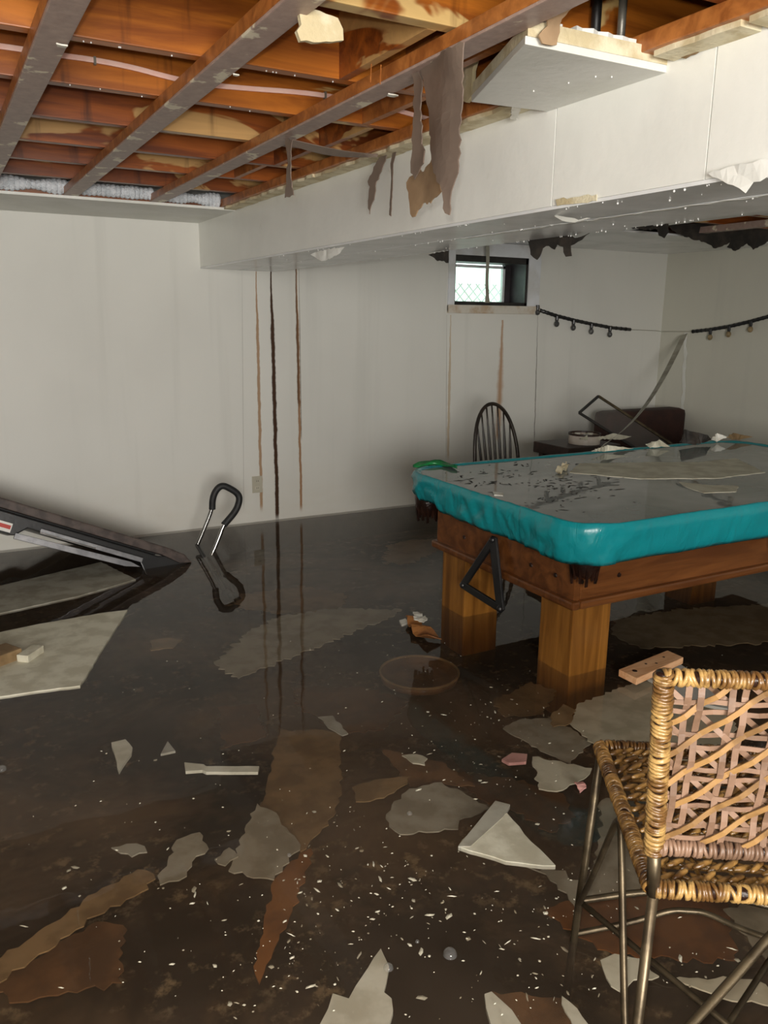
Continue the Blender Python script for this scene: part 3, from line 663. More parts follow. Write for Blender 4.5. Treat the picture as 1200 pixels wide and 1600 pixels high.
# outlet
oc = ony(402,757,YW-.004); ou = empty('wall_outlet', oc); tag(ou, 'ivory power outlet low on the back wall', 'outlet')
MB().box((-.036,-.002,-.057),(.036,.004,.057)).build('cover_plate', M['ivory'], ou, bevel=.0018)
for z in (-.024,.024):
    s = MB().box((-.016,-.005,z-.014),(.016,-.001,z+.014)).build('socket', M['ivory'], ou, bevel=.002)
    for x in (-.006,.006): MB().box((x-.0012,-.0058,z-.005),(x+.0012,-.0045,z+.006)).build('slot', M['blackframe'], s)
# strip hanging in front of the window
hs = ony(762,384,YW-.12); he = ony(761,473,YW-.12)
pts = [hs.lerp(he, i/8)+Vector((.003*math.sin(i), 0, 0)) for i in range(9)]
tag(MB().ribbon(pts, [Vector((.030+(.018 if i == 8 else 0), .008, 0)) for i in range(9)], .006).build('metal_bead', M['greyboard']), 'grey strip hanging down in front of the window', 'strip')

# ================================================================== treadmill half under water at the left
ang = math.atan2(.645-.239, 1.128-.219)
tm = empty('treadmill', (1.13, 4.40, .20)); tag(tm, 'black folding treadmill sunk nose-down at the left wall', 'treadmill')
ex = Vector((-math.cos(ang), 0, math.sin(ang))); ez = Vector((math.sin(ang), 0, math.cos(ang))); ey = Vector((.21*math.sin(-ang)*0, .972, -.235)).normalized(); ez = ex.cross(ey)*-1 if ex.cross(ey).z < 0 else ex.cross(ey)
def tp(u, v, w): return ex*u+ey*v+ez*w            # along the deck, across, up
def tbox(u0,u1,v0,v1,w0,w1): 
    b = MB(); b.add([tp(u,v,w) for w in (w0,w1) for v in (v0,v1) for u in (u0,u1)], [(0,2,3,1),(4,5,7,6),(0,1,5,4),(2,6,7,3),(0,4,6,2),(1,3,7,5)]); return b
def tprism(prof, v0, v1): return MB().prism([tp(u, v0, w) for u, w in prof], ey*(v1-v0))
tprism([(-.03,.02),(.08,-.105),(.19,-.12),(.25,-.05),(.85,-.05),(.90,-.105),(1.75,-.12),(1.75,.0),(.16,.0),(.02,.035)], .02, .64).build('frame', M['black'], tm, bevel=.006)
tprism([(-.035,.018),(.02,.050),(.12,.060),(1.75,.060),(1.75,.012),(.14,.012),(.03,-.005)], -.01, .09).build('side_rail', M['dustytop'], tm, bevel=.008)
tprism([(-.035,.018),(.02,.050),(.12,.060),(1.75,.060),(1.75,.012),(.14,.012),(.03,-.005)], .57, .67).build('side_rail', M['dustytop'], tm, bevel=.008)
tbox(.16,1.7,.09,.57,.0,.02).build('belt', M['foam'], tm)
tbox(.24,.79,-.014,.02,-.060,-.034).build('silver_rail', M['silver'], tm, bevel=.002)
tbox(.50,.79,-.019,-.012,-.060,-.052).build('rail_groove', M['chrome'], tm)
tprism([(.24,-.085),(.30,-.072),(.90,-.090),(.90,-.122),(.32,-.104)], -.02, .03).build('lift_strut', M['silver'], tm, bevel=.002)
stk = tbox(.925,.995,-.004,.018,-.098,-.050).build('warning_sticker', M['white'], tm)
tbox(.930,.99,-.0055,-.003,-.082,-.062).build('sticker_band', M['red'], stk)
# exercise handle
eh = empty('exercise_handle', (1.30, 4.62, 0)); tag(eh, 'bent steel exercise handle with black foam grip rising from the water', 'exercise handle')
YH = 4.62
pth = [ony(x, y, YH) for x, y in [(308,852),(318,828),(331,795),(331,779),(336,765),(345,757),(356,761),(370,770),(372,780),(366,796),(352,812),(346,818),(337,842),(326,866)]]
dvec = Vector((.02,-.12,-.3))
low1 = onz(352,925,.08); low2 = onz(372,937,.08)
def smoothpath(p, k=3):
    for _ in range(k):
        q = [p[0]]
        for i in range(len(p)-1): q += [p[i].lerp(p[i+1], .25), p[i].lerp(p[i+1], .75)]
        p = q+[p[-1]]
    return p
for i in range(len(pth)): pth[i] = pth[i]+Vector((0, -.05*(i/(len(pth)-1)), 0))
lo(MB().tube(smoothpath(pth[:4], 2), .0125, 9), eh).build('steel_tube', M['chrome'], eh, smooth=True)
lo(MB().tube(smoothpath(pth[10:], 2), .0125, 9), eh).build('steel_tube', M['chrome'], eh, smooth=True)
lo(MB().tube(smoothpath(pth[2:12], 3), .020, 10), eh).build('foam_grip', M['foam'], eh, smooth=True)
lo(MB().tube([pth[0], low1], .0125, 9), eh).build('lower_tube', M['black'], eh, smooth=True); lo(MB().tube([pth[-1], low2], .0125, 9), eh).build('lower_tube', M['black'], eh, smooth=True)
lo(MB().tube([low1, low2], .02, 9), eh).build('cross_tube', M['black'], eh, smooth=True)

# ================================================================== wicker counter stool
SA = math.atan2(-.54, .84); P0 = (.903, .757)
ws = empty('wicker_stool', (P0[0], P0[1], 0), SA); tag(ws, 'wicker counter stool with a woven cane back and bronzed metal legs', 'stool')
SW, SD, SZ = .44, .435, .70
def stool_tube(name, pts, r, n=8, mt='darkmetal', par=None): return MB().tube(pts, r, n).build(name, M[mt], par or ws, smooth=True)
FL = [Vector((-.03,-.055,0)), Vector((SW+.03,-.055,0)), Vector((-.03,SD+.035,0)), Vector((SW+.03,SD+.035,0))]
TP = [Vector((0,0,SZ)), Vector((SW,0,SZ)), Vector((0,SD,SZ)), Vector((SW,SD,SZ))]
for a, b2 in zip(FL, TP): stool_tube('leg', [a, a.lerp(b2,.5), b2-Vector((0,0,.008))], .0088)
def arch(a, b2, top, r=.0065, name='arched_brace'):
    pts = [a.lerp(top, .0), a.lerp(top, .55), a.lerp(top, .85)+Vector((0,0,.012)), top, b2.lerp(top, .85)+Vector((0,0,.012)), b2.lerp(top, .55), b2]
    stool_tube(name, smoothpath(pts, 3), r)
def onleg(i, z): return FL[i].lerp(TP[i], z/SZ)
arch(onleg(0,.30), onleg(2,.30), Vector((-.005,SD/2,SZ-.02))); arch(onleg(0,.34), onleg(1,.34), Vector((SW/2,-.005,SZ-.02)), .0075)
arch(onleg(1,.30), onleg(3,.30), Vector((SW+.005,SD/2,SZ-.02))); arch(onleg(2,.22), onleg(3,.22), Vector((SW/2,SD+.02,.30)))
pts = [onleg(2,.31), onleg(2,.31).lerp(onleg(3,.31),.35)+Vector((0,.03,.015)), onleg(2,.31).lerp(onleg(3,.31),.65)+Vector((0,.03,.015)), onleg(3,.31)]
stool_tube('stretcher', smoothpath(pts, 3), .0075); stool_tube('diagonal_stretcher', [onleg(2,.31), onleg(1,.20)], .0065); stool_tube('diagonal_stretcher', [onleg(3,.31), onleg(0,.14)], .0065)
# seat: rim wrapped in strands and rows of twisted seagrass
def wrapped(name, a, b2, r, pitch, mt, seed, flat=1.0):
    a, b2 = Vector(a), Vector(b2); L_ = (b2-a).length; d = (b2-a).normalized(); rnd = random.Random(seed); k = int(L_/pitch); b = MB()
    u = Vector((0,0,1)) if abs(d.z) < .8 else Vector((1,0,0)); u = (u-d*u.dot(d)).normalized(); w = d.cross(u)
    MB().tube([a, b2], r*.90, 10).build('core', M['pocket'], ws, smooth=True)
    for i in range(k):
        c0 = a.lerp(b2, (i+.5)/k); rr = r*rnd.uniform(.94,1.06); tl = rnd.uniform(-.35,.35)*pitch*2.0; ph = rnd.uniform(0,6.28)
        if rnd.random() < .12: tl *= 2.2
        b.tube([c0+u*math.cos(t_)*rr+w*math.sin(t_)*rr+d*(tl*math.sin(t_+ph)) for t_ in [2*math.pi*j/12 for j in range(12)]], pitch*.57, 5, closed=True)
    return b.build(name, M[mt], ws, smooth=True)
rim = SZ
wrapped('seat_rim', (-.004,0,rim), (-.004,SD,rim), .0115, .0062, 'seatrattan', 1); wrapped('seat_rim', (SW,0,rim), (SW,SD,rim), .0115, .0062, 'seatrattan', 2)
wrapped('seat_rim', (0,0,rim), (SW,0,rim), .0120, .0062, 'rattan', 3); wrapped('seat_rim', (0,SD,rim), (SW,SD,rim), .0115, .0062, 'seatrattan', 4)
for r_ in range(13):
    y = .028+(SD-.05)*r_/12; b = MB(); rnd = random.Random(100+r_)
    n_ = 19
    for i in range(n_):
        x = .016+(SW-.03)*(i+.5)/n_; s = 1 if i % 2 else -1
        R_ = Matrix.Rotation(rnd.uniform(.35,.75)*(1 if (r_ % 2) else 1), 4, 'Z') @ Matrix.Rotation(rnd.uniform(-.3,.1), 4, 'Y')
        b.ball((x, y+rnd.uniform(-.003,.003), rim+.003+s*.003), 1, 7, 5, (.021, .0055, .0055), R_)
        R2 = Matrix.Rotation(-rnd.uniform(.4,.8), 4, 'Z'); b.ball((x+.008, y+.008, rim-.004), 1, 6, 4, (.017,.0045,.0045), R2)
    b.tube([(.0,y+.003,rim-.006),(SW,y+.003,rim-.006)], .004, 6)
    b.build('weave_row', M['seatrattan'], ws, smooth=True)
for i in range(8):
    x = .03+(SW-.06)*i/7; MB().tube([(x,0,rim-.009),(x,SD,rim-.009)], .004, 6).build('seat_rod', M['seatrattan'], ws)
# back: posts, wrapped frame, open cane weave
LEAN = .119
def bk(u, z, off=0): return Vector((u, -(z-SZ)*LEAN+off, z))
for u, s in ((0,-1),(SW,1)):
    stool_tube('back_post', [Vector((u,0,SZ-.01)), bk(u+s*.008, .775)], .0105)
    wrapped('wrapped_post', bk(u+s*.008,.770), bk(u+s*.030,1.083), .0125, .0056, 'rattan', 30+s)
wrapped('wrapped_rail', bk(-.030,1.076), bk(SW+.030,1.076), .0105, .0058, 'rattan', 35); wrapped('wrapped_rail', bk(-.008,.782), bk(SW+.008,.782), .0115, .0060, 'cane', 36)
def strand(name, u0, z0, u1, z1, w, mt, ph, off=0.0):
    k = max(8, int(math.hypot(u1-u0, z1-z0)/.02)); pts = [bk(u0+(u1-u0)*i/k, z0+(z1-z0)*i/k, off+.0035*math.sin(ph+i*math.pi/2.2)) for i in range(k+1)]
    d = Vector((u1-u0, 0, z1-z0)).normalized(); wv = Vector((-d.z, 0, d.x))*w
    MB().ribbon(pts, wv, .0016).build(name, M[mt], ws)
ulo, uhi, zlo, zhi = -.014, SW+.014, .792, 1.068
pit = .062
k = 0; u = ulo+.03
while u < uhi:
    for du in (-.009, .009): strand('cane_upright', u+du, zlo, u+du, zhi, .0095, 'cane', k); k += 1
    u += pit
z = zlo+.018; k = 0
while z < zhi:
    for dz in (-.009, .009): strand('cane_crosspiece', ulo, z+dz+.004*math.sin(k), uhi, z+dz, .0075, 'cane', k+1, .002); k += 1
    z += .054
def clip(u0, slope, s):
    # diagonal through (u0, zlo) clipped to the panel
    ua, za, ub, zb = u0, zlo, u0+(zhi-zlo)/slope*s, zhi
    P_, Q_ = Vector((ua, za)), Vector((ub, zb)); out = []
    for p, q in ((P_, Q_), (Q_, P_)):
        if p.x < ulo: 
            t_ = (ulo-p.x)/(q.x-p.x) if q.x != p.x else 2
        elif p.x > uhi: t_ = (uhi-p.x)/(q.x-p.x) if q.x != p.x else 2
        else: t_ = 0
        if t_ >= .98 or t_ < 0: return None
        out.append(p.lerp(q, t_))
    return out
for i in range(-8, 16):
    for s in (-1, 1):
        c = clip(ulo+.03+i*pit-s*.018/(.054/pit), .054/pit, s)
        if c and (c[0]-c[1]).length > .04: strand('cane_diagonal', c[0].x, c[0].y, c[1].x, c[1].y, .0085, 'canegold' if s > 0 else 'cane', i*1.3+s, -.004*s)
# plank lying on rubble behind the stool
zpl = .245
pl4 = [onz(*p, zpl) for p in [(967,1046),(1043,1016),(1068,1027),(995,1060)]]; pc = sum(pl4, Vector())/4
pk = empty('wood_plank', pc); tag(pk, 'short pale pine plank with drilled holes floating behind the stool', 'plank')
lo(MB().prism(pl4, (0,0,-.028)), pk).build('board', M['pine'], pk, bevel=.002)
for (fx, fy) in [(.14,.5),(.42,.35),(.55,.6),(.78,.4)]:
    p = pl4[0].lerp(pl4[1], fx).lerp(pl4[3].lerp(pl4[2], fx), fy); lo(MB().lathe([(.001,.001),(.010 if fx < .2 else .005,.001),(.010 if fx < .2 else .005,-.002)], p, 10), pk).build('drilled_hole', M['brownwood'], pk)

# ================================================================== boards and rubble in the water
def piece(name, px, z, mat, label, cat='drywall piece', th=.012, seed=0, tilt=None, step=.03, amp=.006, group='fallen ceiling board in the water'):
    pts = [onz(x, y, z) for x, y in px]
    if tilt:                                         # lift one side out of the water: (dx,dy,height per metre)
        c = sum(pts, Vector())/len(pts)
        out = []
        for (x, y) in px:
            d = ray(x, y); n = Vector((-tilt[0], -tilt[1], 1)); t_ = (n.dot(Vector((c.x, c.y, z))-CAM))/n.dot(d); out.append(CAM+d*t_)
        pts = out
    if z < .195: th = min(th, .004); amp = max(amp, .008); step = .018
    poly = ragged(pts, step, amp, seed); c = sum(poly, Vector())/len(poly)
    o = MB().prism([p-c for p in poly], (0,0,-th)).build(name, M[mat]); o.location = c
    return tag(o, label, cat, group)
Sg = 'fallen ceiling board in the water'
piece('drywall_sheet', [(199,953),(163,957),(60,975),(-60,1000),(-60,1100),(0,1088),(60,1079),(125,1071),(150,1030)], .206, 'palewet', 'large white drywall sheet floating in front of the treadmill', seed=51, amp=.002)
piece('drywall_sheet', [(158,878),(212,905),(120,932),(0,958),(-60,972),(-60,932),(0,915)], .204, 'greyboard', 'narrow white drywall sheet floating under the treadmill', seed=52, amp=.003)
piece('drywall_sheet', [(334,1034),(392,985),(440,962),(520,951),(628,952),(600,968),(556,985),(470,1022),(440,1032),(372,1060)], .14, 'greyboard', 'big ragged grey drywall sheet under water in the middle of the room', seed=53, amp=.02)
piece('drywall_sheet', [(368,930),(470,915),(545,930),(520,960),(430,958),(372,948)], .08, 'tanboard', 'dull tan sheet under water just beyond the big ragged grey one', seed=54, amp=.02)
piece('paper_sheet', [(440,1138),(452,1142),(500,1140),(530,1145),(534,1235),(520,1275),(500,1300),(470,1330),(400,1290),(420,1210),(432,1160)], .12, 'tanboard', 'broad brown paper sheet under water left of centre', 'paper sheet', .005, 55, amp=.008)
piece('drywall_sheet', [(402,1255),(432,1270),(452,1300),(470,1320),(428,1374),(357,1360)], .135, 'greyboard', 'grey-green drywall piece lapping the broad brown paper sheet', seed=56)
piece('wood_shard', [(486,1325),(478,1370),(450,1440),(405,1537),(398,1520),(412,1440),(428,1375),(455,1345)], .11, 'orangeboard', 'long tapering orange-brown shard pointing at the viewer', 'shard', .012, 57, amp=.003)
piece('moulding_strip', [(288,1191),(318,1194),(322,1197),(405,1197),(403,1206),(322,1206),(316,1203),(290,1205)], .199, 'palewet', 'thin white moulding strip floating left of the broad brown paper', 'strip', .010, 58, amp=.001)
piece('drywall_chip', [(174,1160),(196,1155),(207,1168),(205,1178),(186,1206)], .198, 'palewet', 'white wedge-shaped chip left of the floating moulding strip', 'chip', .01, 59, amp=.002)
piece('drywall_chip', [(251,1178),(262,1158),(274,1173)], .197, 'greyboard', 'tiny grey triangular chip just above the moulding strip', 'chip', .008, 60, amp=.001)
piece('drywall_chip', [(497,1120),(520,1118),(544,1146),(535,1149),(510,1133)], .19, 'greyboard', 'pale slanting chip beyond the top edge of the broad brown paper', 'chip', .008, 61, amp=.002)
piece('drywall_sheet', [(603,1272),(612,1258),(640,1232),(690,1222),(735,1245),(765,1262),(718,1280),(716,1295),(625,1303),(608,1290)], .16, 'greyboard', 'grey rounded drywall sheet under water left of the bright white corner piece', seed=62, amp=.006)
o = piece('drywall_corner', [(716,1322),(722,1312),(748,1290),(792,1270),(830,1315),(868,1352),(830,1350),(790,1345)], .203, 'palewet', 'bright white pointed drywall corner piece breaking the surface', seed=63, amp=.003)
q = MB().prism([onz(*p, .206)-o.location for p in [(716,1322),(774,1251),(797,1257),(786,1276),(735,1322)]], (0,0,-.014)).build('folded_edge', M['greyboard'], o)
piece('wood_shard', [(598,1170),(640,1178),(690,1190),(742,1228),(690,1222),(640,1228)], .15, 'brownboard', 'brown triangular shard behind the grey rounded sheet', 'shard', .01, 64)
piece('wood_shard', [(550,1230),(585,1218),(645,1212),(628,1228),(600,1246),(556,1252)], .15, 'tanboard', 'tan sliver lying left of the brown triangular shard', 'shard', .01, 65)
piece('drywall_sheet', [(786,1138),(812,1124),(862,1120),(925,1160),(892,1192),(830,1165)], .16, 'greyboard', 'grey drywall sheet under water left of the stool seat', seed=66)
piece('drywall_sheet', [(832,1182),(868,1188),(925,1200),(922,1208),(870,1236),(842,1232)], .18, 'palewet', 'pale square of drywall under water beside the stool seat', seed=67)
piece('drywall_sheet', [(888,1128),(905,1098),(985,1070),(1060,1052),(1110,1078),(1150,1130),(1150,1200),(1020,1190),(930,1165)], .17, 'palewet', 'wide pale drywall sheet under water behind the stool back', seed=68, amp=.01)
piece('drywall_sheet', [(1010,1058),(1058,1034),(1108,1066),(1150,1110),(1080,1095)], .199, 'drywall', 'bluish white drywall sheet floating under the pine plank', seed=69, amp=.003)
piece('drywall_sheet', [(500,1600),(520,1552),(545,1560),(556,1540),(575,1512),(595,1482),(608,1510),(600,1550),(612,1560),(612,1640),(490,1640)], .196, 'palewet', 'bright cream ragged drywall piece at the bottom centre edge', seed=70, amp=.004)
piece('drywall_chip', [(757,1553),(768,1549),(800,1578),(822,1612),(770,1620)], .195, 'palewet', 'narrow cream wedge at the bottom edge beside a brown sheet', 'chip', .01, 71, amp=.002)
piece('paper_sheet', [(768,1548),(830,1556),(882,1560),(900,1630),(830,1640),(800,1590)], .15, 'brownboard', 'dark brown sheet under water at the bottom edge', 'paper sheet', .006, 72)
piece('drywall_chip', [(878,1556),(890,1565),(930,1612),(905,1630)], .19, 'palewet', 'pale sliver at the bottom edge right of the dark brown sheet', 'chip', .01, 73, amp=.003)
piece('paper_sheet', [(-20,1545),(80,1480),(150,1440),(192,1445),(190,1535),(120,1550),(30,1565)], .10, 'brownboard', 'large rust-brown sheet under water at the bottom left', 'paper sheet', .006, 74, amp=.01)
piece('drywall_strip', [(-20,1512),(60,1455),(150,1395),(215,1358),(240,1365),(232,1388),(150,1430),(60,1490),(-20,1545)], .13, 'tanboard', 'long pale strip slanting under water at the bottom left', 'strip', .01, 75, amp=.01)
piece('drywall_chip', [(262,1345),(276,1312),(312,1300),(326,1325),(300,1345),(292,1368),(250,1382),(246,1368)], .14, 'greyboard', 'ragged grey piece beside the end of the long slanting strip', 'chip', .01, 76)
piece('drywall_chip', [(335,1342),(358,1324),(372,1338),(352,1352)], .14, 'greyboard', 'small grey chip left of the grey-green drywall piece', 'chip', .01, 77)
piece('drywall_chip', [(174,1324),(198,1318),(226,1322),(230,1331),(206,1338)], .17, 'greyboard', 'oval grey chip above the long slanting strip', 'chip', .01, 78)
piece('paper_sheet', [(850,1425),(905,1402),(1010,1400),(1130,1405),(1150,1500),(1060,1500),(960,1490),(880,1450)], .06, 'orangeboard', 'orange-brown sheet under water below the stool', 'paper sheet', .006, 79, amp=.012)
piece('drywall_sheet', [(940,1250),(965,1245),(1000,1300),(1010,1370),(985,1400),(920,1395),(935,1320)], .14, 'greyboard', 'mottled grey drywall piece under the left side of the stool', seed=80, amp=.012)
piece('drywall_chip', [(938,1500),(960,1490),(1000,1498),(1030,1525),(990,1530),(975,1560),(955,1540)], .17, 'palewet', 'pale forked chip between the stool legs', 'chip', .01, 81, amp=.008)
piece('drywall_sheet', [(1050,1530),(1130,1525),(1180,1530),(1240,1570),(1160,1565)], .14, 'palewet', 'cream drywall strip under water at the bottom right corner', seed=82)
piece('drywall_sheet', [(1130,1420),(1230,1400),(1260,1480),(1200,1500),(1170,1470)], .12, 'greyboard', 'grey-green drywall sheet beneath the stool seat at the right edge', seed=83)
piece('drywall_sheet', [(820,1352),(868,1360),(905,1375),(930,1400),(900,1420),(870,1380)], .15, 'greyboard', 'mottled piece trailing off the bright white corner piece', seed=84, amp=.015)
piece('paper_sheet', [(700,1205),(800,1215),(880,1240),(900,1275),(860,1300),(800,1265),(745,1245)], .06, 'brownboard', 'dark brown sheet lying deep beyond the bright white corner piece', 'paper sheet', .006, 85, amp=.015)
piece('paper_sheet', [(455,1075),(560,1072),(640,1095),(600,1140),(545,1145),(470,1110)], .05, 'brownboard', 'dim brown sheet lying deep beyond the broad brown paper', 'paper sheet', .006, 86, amp=.015)
piece('paper_sheet', [(340,1105),(400,1100),(415,1150),(350,1168)], .05, 'brownboard', 'dim brown square lying deep left of the broad brown paper', 'paper sheet', .006, 87, amp=.01)
piece('drywall_chip', [(628,1180),(650,1178),(668,1185),(664,1195),(645,1192)], .18, 'palewet', 'small pale chip on top of the brown triangular shard', 'chip', .008, 88, amp=.003)
piece('drywall_sheet', [(960,968),(1060,952),(1210,942),(1260,975),(1190,1005),(1000,1012),(955,990)], .10, 'greyboard', 'broad dull grey sheet under water below the pool table', seed=89, amp=.015)
piece('drywall_chip', [(860,1120),(880,1100),(900,1110),(890,1130),(865,1135)], .18, 'tanboard', 'tan torn flap by the foot of the near table leg', 'chip', .008, 90, amp=.006)
piece('drywall_sheet', [(770,1095),(830,1065),(870,1080),(850,1115),(790,1120)], .12, 'tanboard', 'dull tan sheet under water at the foot of the near table leg', seed=91, amp=.012)
piece('drywall_chip', [(236,1000),(262,996),(285,999),(270,1012),(236,1016)], .17, 'tanboard', 'small tan patch in the dark water right of the large floating sheet', 'chip', .008, 92, amp=.008)
piece('paper_sheet', [(610,850),(690,838),(690,860),(640,880),(600,880)], .08, 'tanboard', 'dull tan sheet under water beside the far table leg', 'paper sheet', .006, 93, amp=.03)
piece('foam_scrap', [(784,1186),(800,1176),(824,1178),(822,1190),(795,1192)], .198, 'pink', 'flat pink foam scrap floating left of the stool', 'scrap', .01, 94, amp=.004, group=None)
o = bent_sheet('foam_scrap', [onz(*p, .205) for p in [(897,1224),(910,1222),(916,1232),(906,1238)]], .004, lambda p: Vector((0,0,.008*noise.noise(p*60))), M['pink'], seed=6, step=.008, amp=.003); tag(o, 'tiny crumpled pink scrap beside the stool leg', 'scrap')
# soaked plaster lump breaking the surface
lp = empty('plaster_lump', onz(658,985)); tag(lp, 'curled brown lump of plaster with a white tip poking out of the water', 'plaster lump')
c0 = lp.location
o = bent_sheet('curled_paper', [onz(x,y,.21)-c0 for x,y in [(634,970),(648,967),(664,986),(690,1000),(668,1003),(645,992)]], .005, lambda p: Vector((0,0,.03*math.sin((p.x+p.y)*22)**2)), M['orangeboard'], lp, seed=8, amp=.004)
o = bent_sheet('white_tip', [onz(x,y,.235)-c0 for x,y in [(645,963),(652,963),(668,975),(662,979),(648,975)]], .004, lambda p: Vector((0,0,.02+.01*noise.noise(p*40))), M['scrapwhite'], lp, seed=9, amp=.005, step=.01)
slab('drywall_chip', [(624,969),(634,966),(638,972),(628,976)], .204, .01, M['scrapwhite'], 'tiny white chip left of the plaster lump', 'chip', None, 95, .01, .002)
# sunken round lid
lid = empty('sunken_dish', onz(655,1060,.10)); tag(lid, 'round dish lying under water in front of the plaster lump', 'dish')
MB().lathe([(.001,.0),(.13,.0),(.15,.012),(.16,.03),(.168,.03),(.160,.0),(.14,-.006),(.001,-.006)], n=32).build('bowl', M['brownboard'], lid, smooth=True)
MB().tube([(.164*math.cos(a), .164*math.sin(a), .03) for a in [2*math.pi*i/32 for i in range(32)]], .006, 6, closed=True).build('rim', M['tanboard'], lid, smooth=True)
# carton at the left edge
cbx = empty('sodden_carton', onz(0,1030,.2)); tag(cbx, 'sodden tan carton end on the floating sheet at the left edge', 'carton')
MB().box((-.10,-.08,-.06),(.05,.03,.05), Matrix.Rotation(.5,4,'Z')).build('body', M['tanboard'], cbx, bevel=.006); MB().box((-.02,-.14,-.02),(.09,-.09,.035), Matrix.Rotation(.9,4,'Z')).build('flap', M['palewet'], cbx, bevel=.002)
# flakes drifting about: nobody could count them
b = MB(); rnd = random.Random(5)
def flake(x, y, z, s):
    c0 = onz(x, y, z); a = rnd.uniform(0, 6.3); M2 = Matrix.Rotation(a, 3, 'Z'); w = s*rnd.uniform(.15,.9); s *= rnd.choice((1,1,1,1.8))
    b.add([c0+M2 @ Vector(v) for v in ((-s,-w*.6,0),(s*.5,-w,0),(s,w*.3,0),(s*.1,w,0),(-s*.7,w*.6,0),(0,0,.002))], [(0,1,5),(1,2,5),(2,3,5),(3,4,5),(4,0,5)])
for cx_, cy_, sx_, sy_, k in [(700,1130,70,40,90),(760,1210,70,30,60),(600,1400,90,60,150),(420,1500,70,50,110),(520,1330,60,50,60),(850,1480,60,60,90),(300,1330,150,90,100),(700,1450,140,90,140),(930,1400,60,60,60),(560,1030,60,40,30),(830,1110,60,30,50),(660,1060,50,20,20),(1100,1500,60,50,50)]:
    for i in range(int(k*.55)): flake(rnd.gauss(cx_,sx_), rnd.gauss(cy_,sy_), WZ+.0005-rnd.choice((0,0,.02,.05)), rnd.choice((.0012,.0016,.002,.003,.004,.007)))
for i in range(110): flake(rnd.uniform(30,1150), rnd.uniform(1000,1580), WZ+.0005, rnd.choice((.0012,.0018,.0025,.004)))
tag(b.build('floating_flakes', M['palewet'], fix=False), 'small pale flakes of plaster drifting on the dark water', 'plaster flakes', kind='stuff')
for x, y, r, lab in [(607,1513,.011,'clear bubble beside the bright cream ragged drywall piece'),(703,1492,.016,'largest clear bubble low in the middle of the water'),(640,1272,.008,'clear bubble above the grey rounded sheet'),(452,1337,.006,'clear bubble on the brown shard'),(652,1472,.005,'tiny clear bubble left of the largest one'),(3,1203,.014,'clear bubble cut off by the left edge')]:
    o = MB().lathe([(r,0),(r*.92,r*.38),(r*.7,r*.72),(r*.38,r*.93),(.0004,r)], (0,0,0), 14).build('water_bubble', M['bubble'], smooth=True); o.location = onz(x, y)+Vector((0,0,.0005)); tag(o, lab, 'bubble', 'bubbles on the water')

# ================================================================== things hanging from the ceiling
def hang(name, px, X, th, mat, label, cat, seed, curl=.012, par=None, amp=.004, freq=7):
    pts = [onx(x, y, X) for x, y in px]
    return tag(bent_sheet(name, pts, th, lambda p: Vector((curl*math.sin(p.y*freq*2.3+p.z*1.5)+curl*.6*noise.noise(p*9), 0, 0)), M[mat], par, seed, .012, amp*1.3, 4), label, cat)
o = hang('torn_paper_sheet', [(652,100),(668,92),(690,88),(702,80),(733,68),(730,100),(724,180),(721,270),(716,290),(711,337),(706,334),(703,300),(695,285),(688,262),(680,235),(672,190),(662,140)], 1.07, .003, 'paper', 'wide grey-brown torn paper sheet hanging beside the ceiling patch', 'torn paper', 201, .014)
o = hang('torn_paper_sheet', [(641,104),(652,112),(658,125),(656,160),(658,225),(664,235),(662,255),(654,268),(646,280),(640,270),(643,200),(644,140)], 1.075, .003, 'paper', 'narrow grey-brown paper strip left of the wide torn sheet', 'torn paper', 202, .008)
o = hang('torn_paper_sheet', [(652,262),(660,268),(676,248),(684,262),(695,290),(698,300),(684,310),(676,318),(664,316),(650,328),(645,338),(638,334),(632,285),(637,276)], 1.095, .003, 'paperback', 'tan torn paper flap at the foot of the narrow strip', 'torn paper', 203, .010)
hang('torn_paper_sheet', [(597,236),(606,238),(598,262),(588,290),(587,305),(580,335),(578,320),(580,292),(577,284),(588,258)], 1.47, .003, 'paper', 'short dark paper tatter hanging from the soffit edge', 'torn paper', 204, .004)
hang('torn_paper_sheet', [(614,236),(620,234),(614,256),(613,290),(611,338),(608,336),(611,280),(610,256)], 1.47, .002, 'paper', 'thread-thin paper tatter next to the short dark one', 'torn paper', 205, .002, amp=.001)
hang('torn_paper_sheet', [(446,218),(456,218),(453,250),(454,280),(458,305),(445,309),(447,282),(449,250)], 1.09, .003, 'paper', 'twisted paper tatter hanging alone from the middle furring strip', 'torn paper', 206, .004)
# limp strip slung between furring strip and soffit
a0, a1 = onz(455,222,2.128), onz(590,243,2.118)
pts = [a0.lerp(a1, i/10)+Vector((0,0,-.012*math.sin(math.pi*i/10))) for i in range(11)]
tag(MB().ribbon(pts, [Vector((.0,.05*math.sin(math.pi*min(1,.15+i/11))+.006,-.01)) for i in range(11)], .002).build('torn_paper_sheet', M['paper']), 'limp paper strip slung sideways under the joists', 'torn paper')
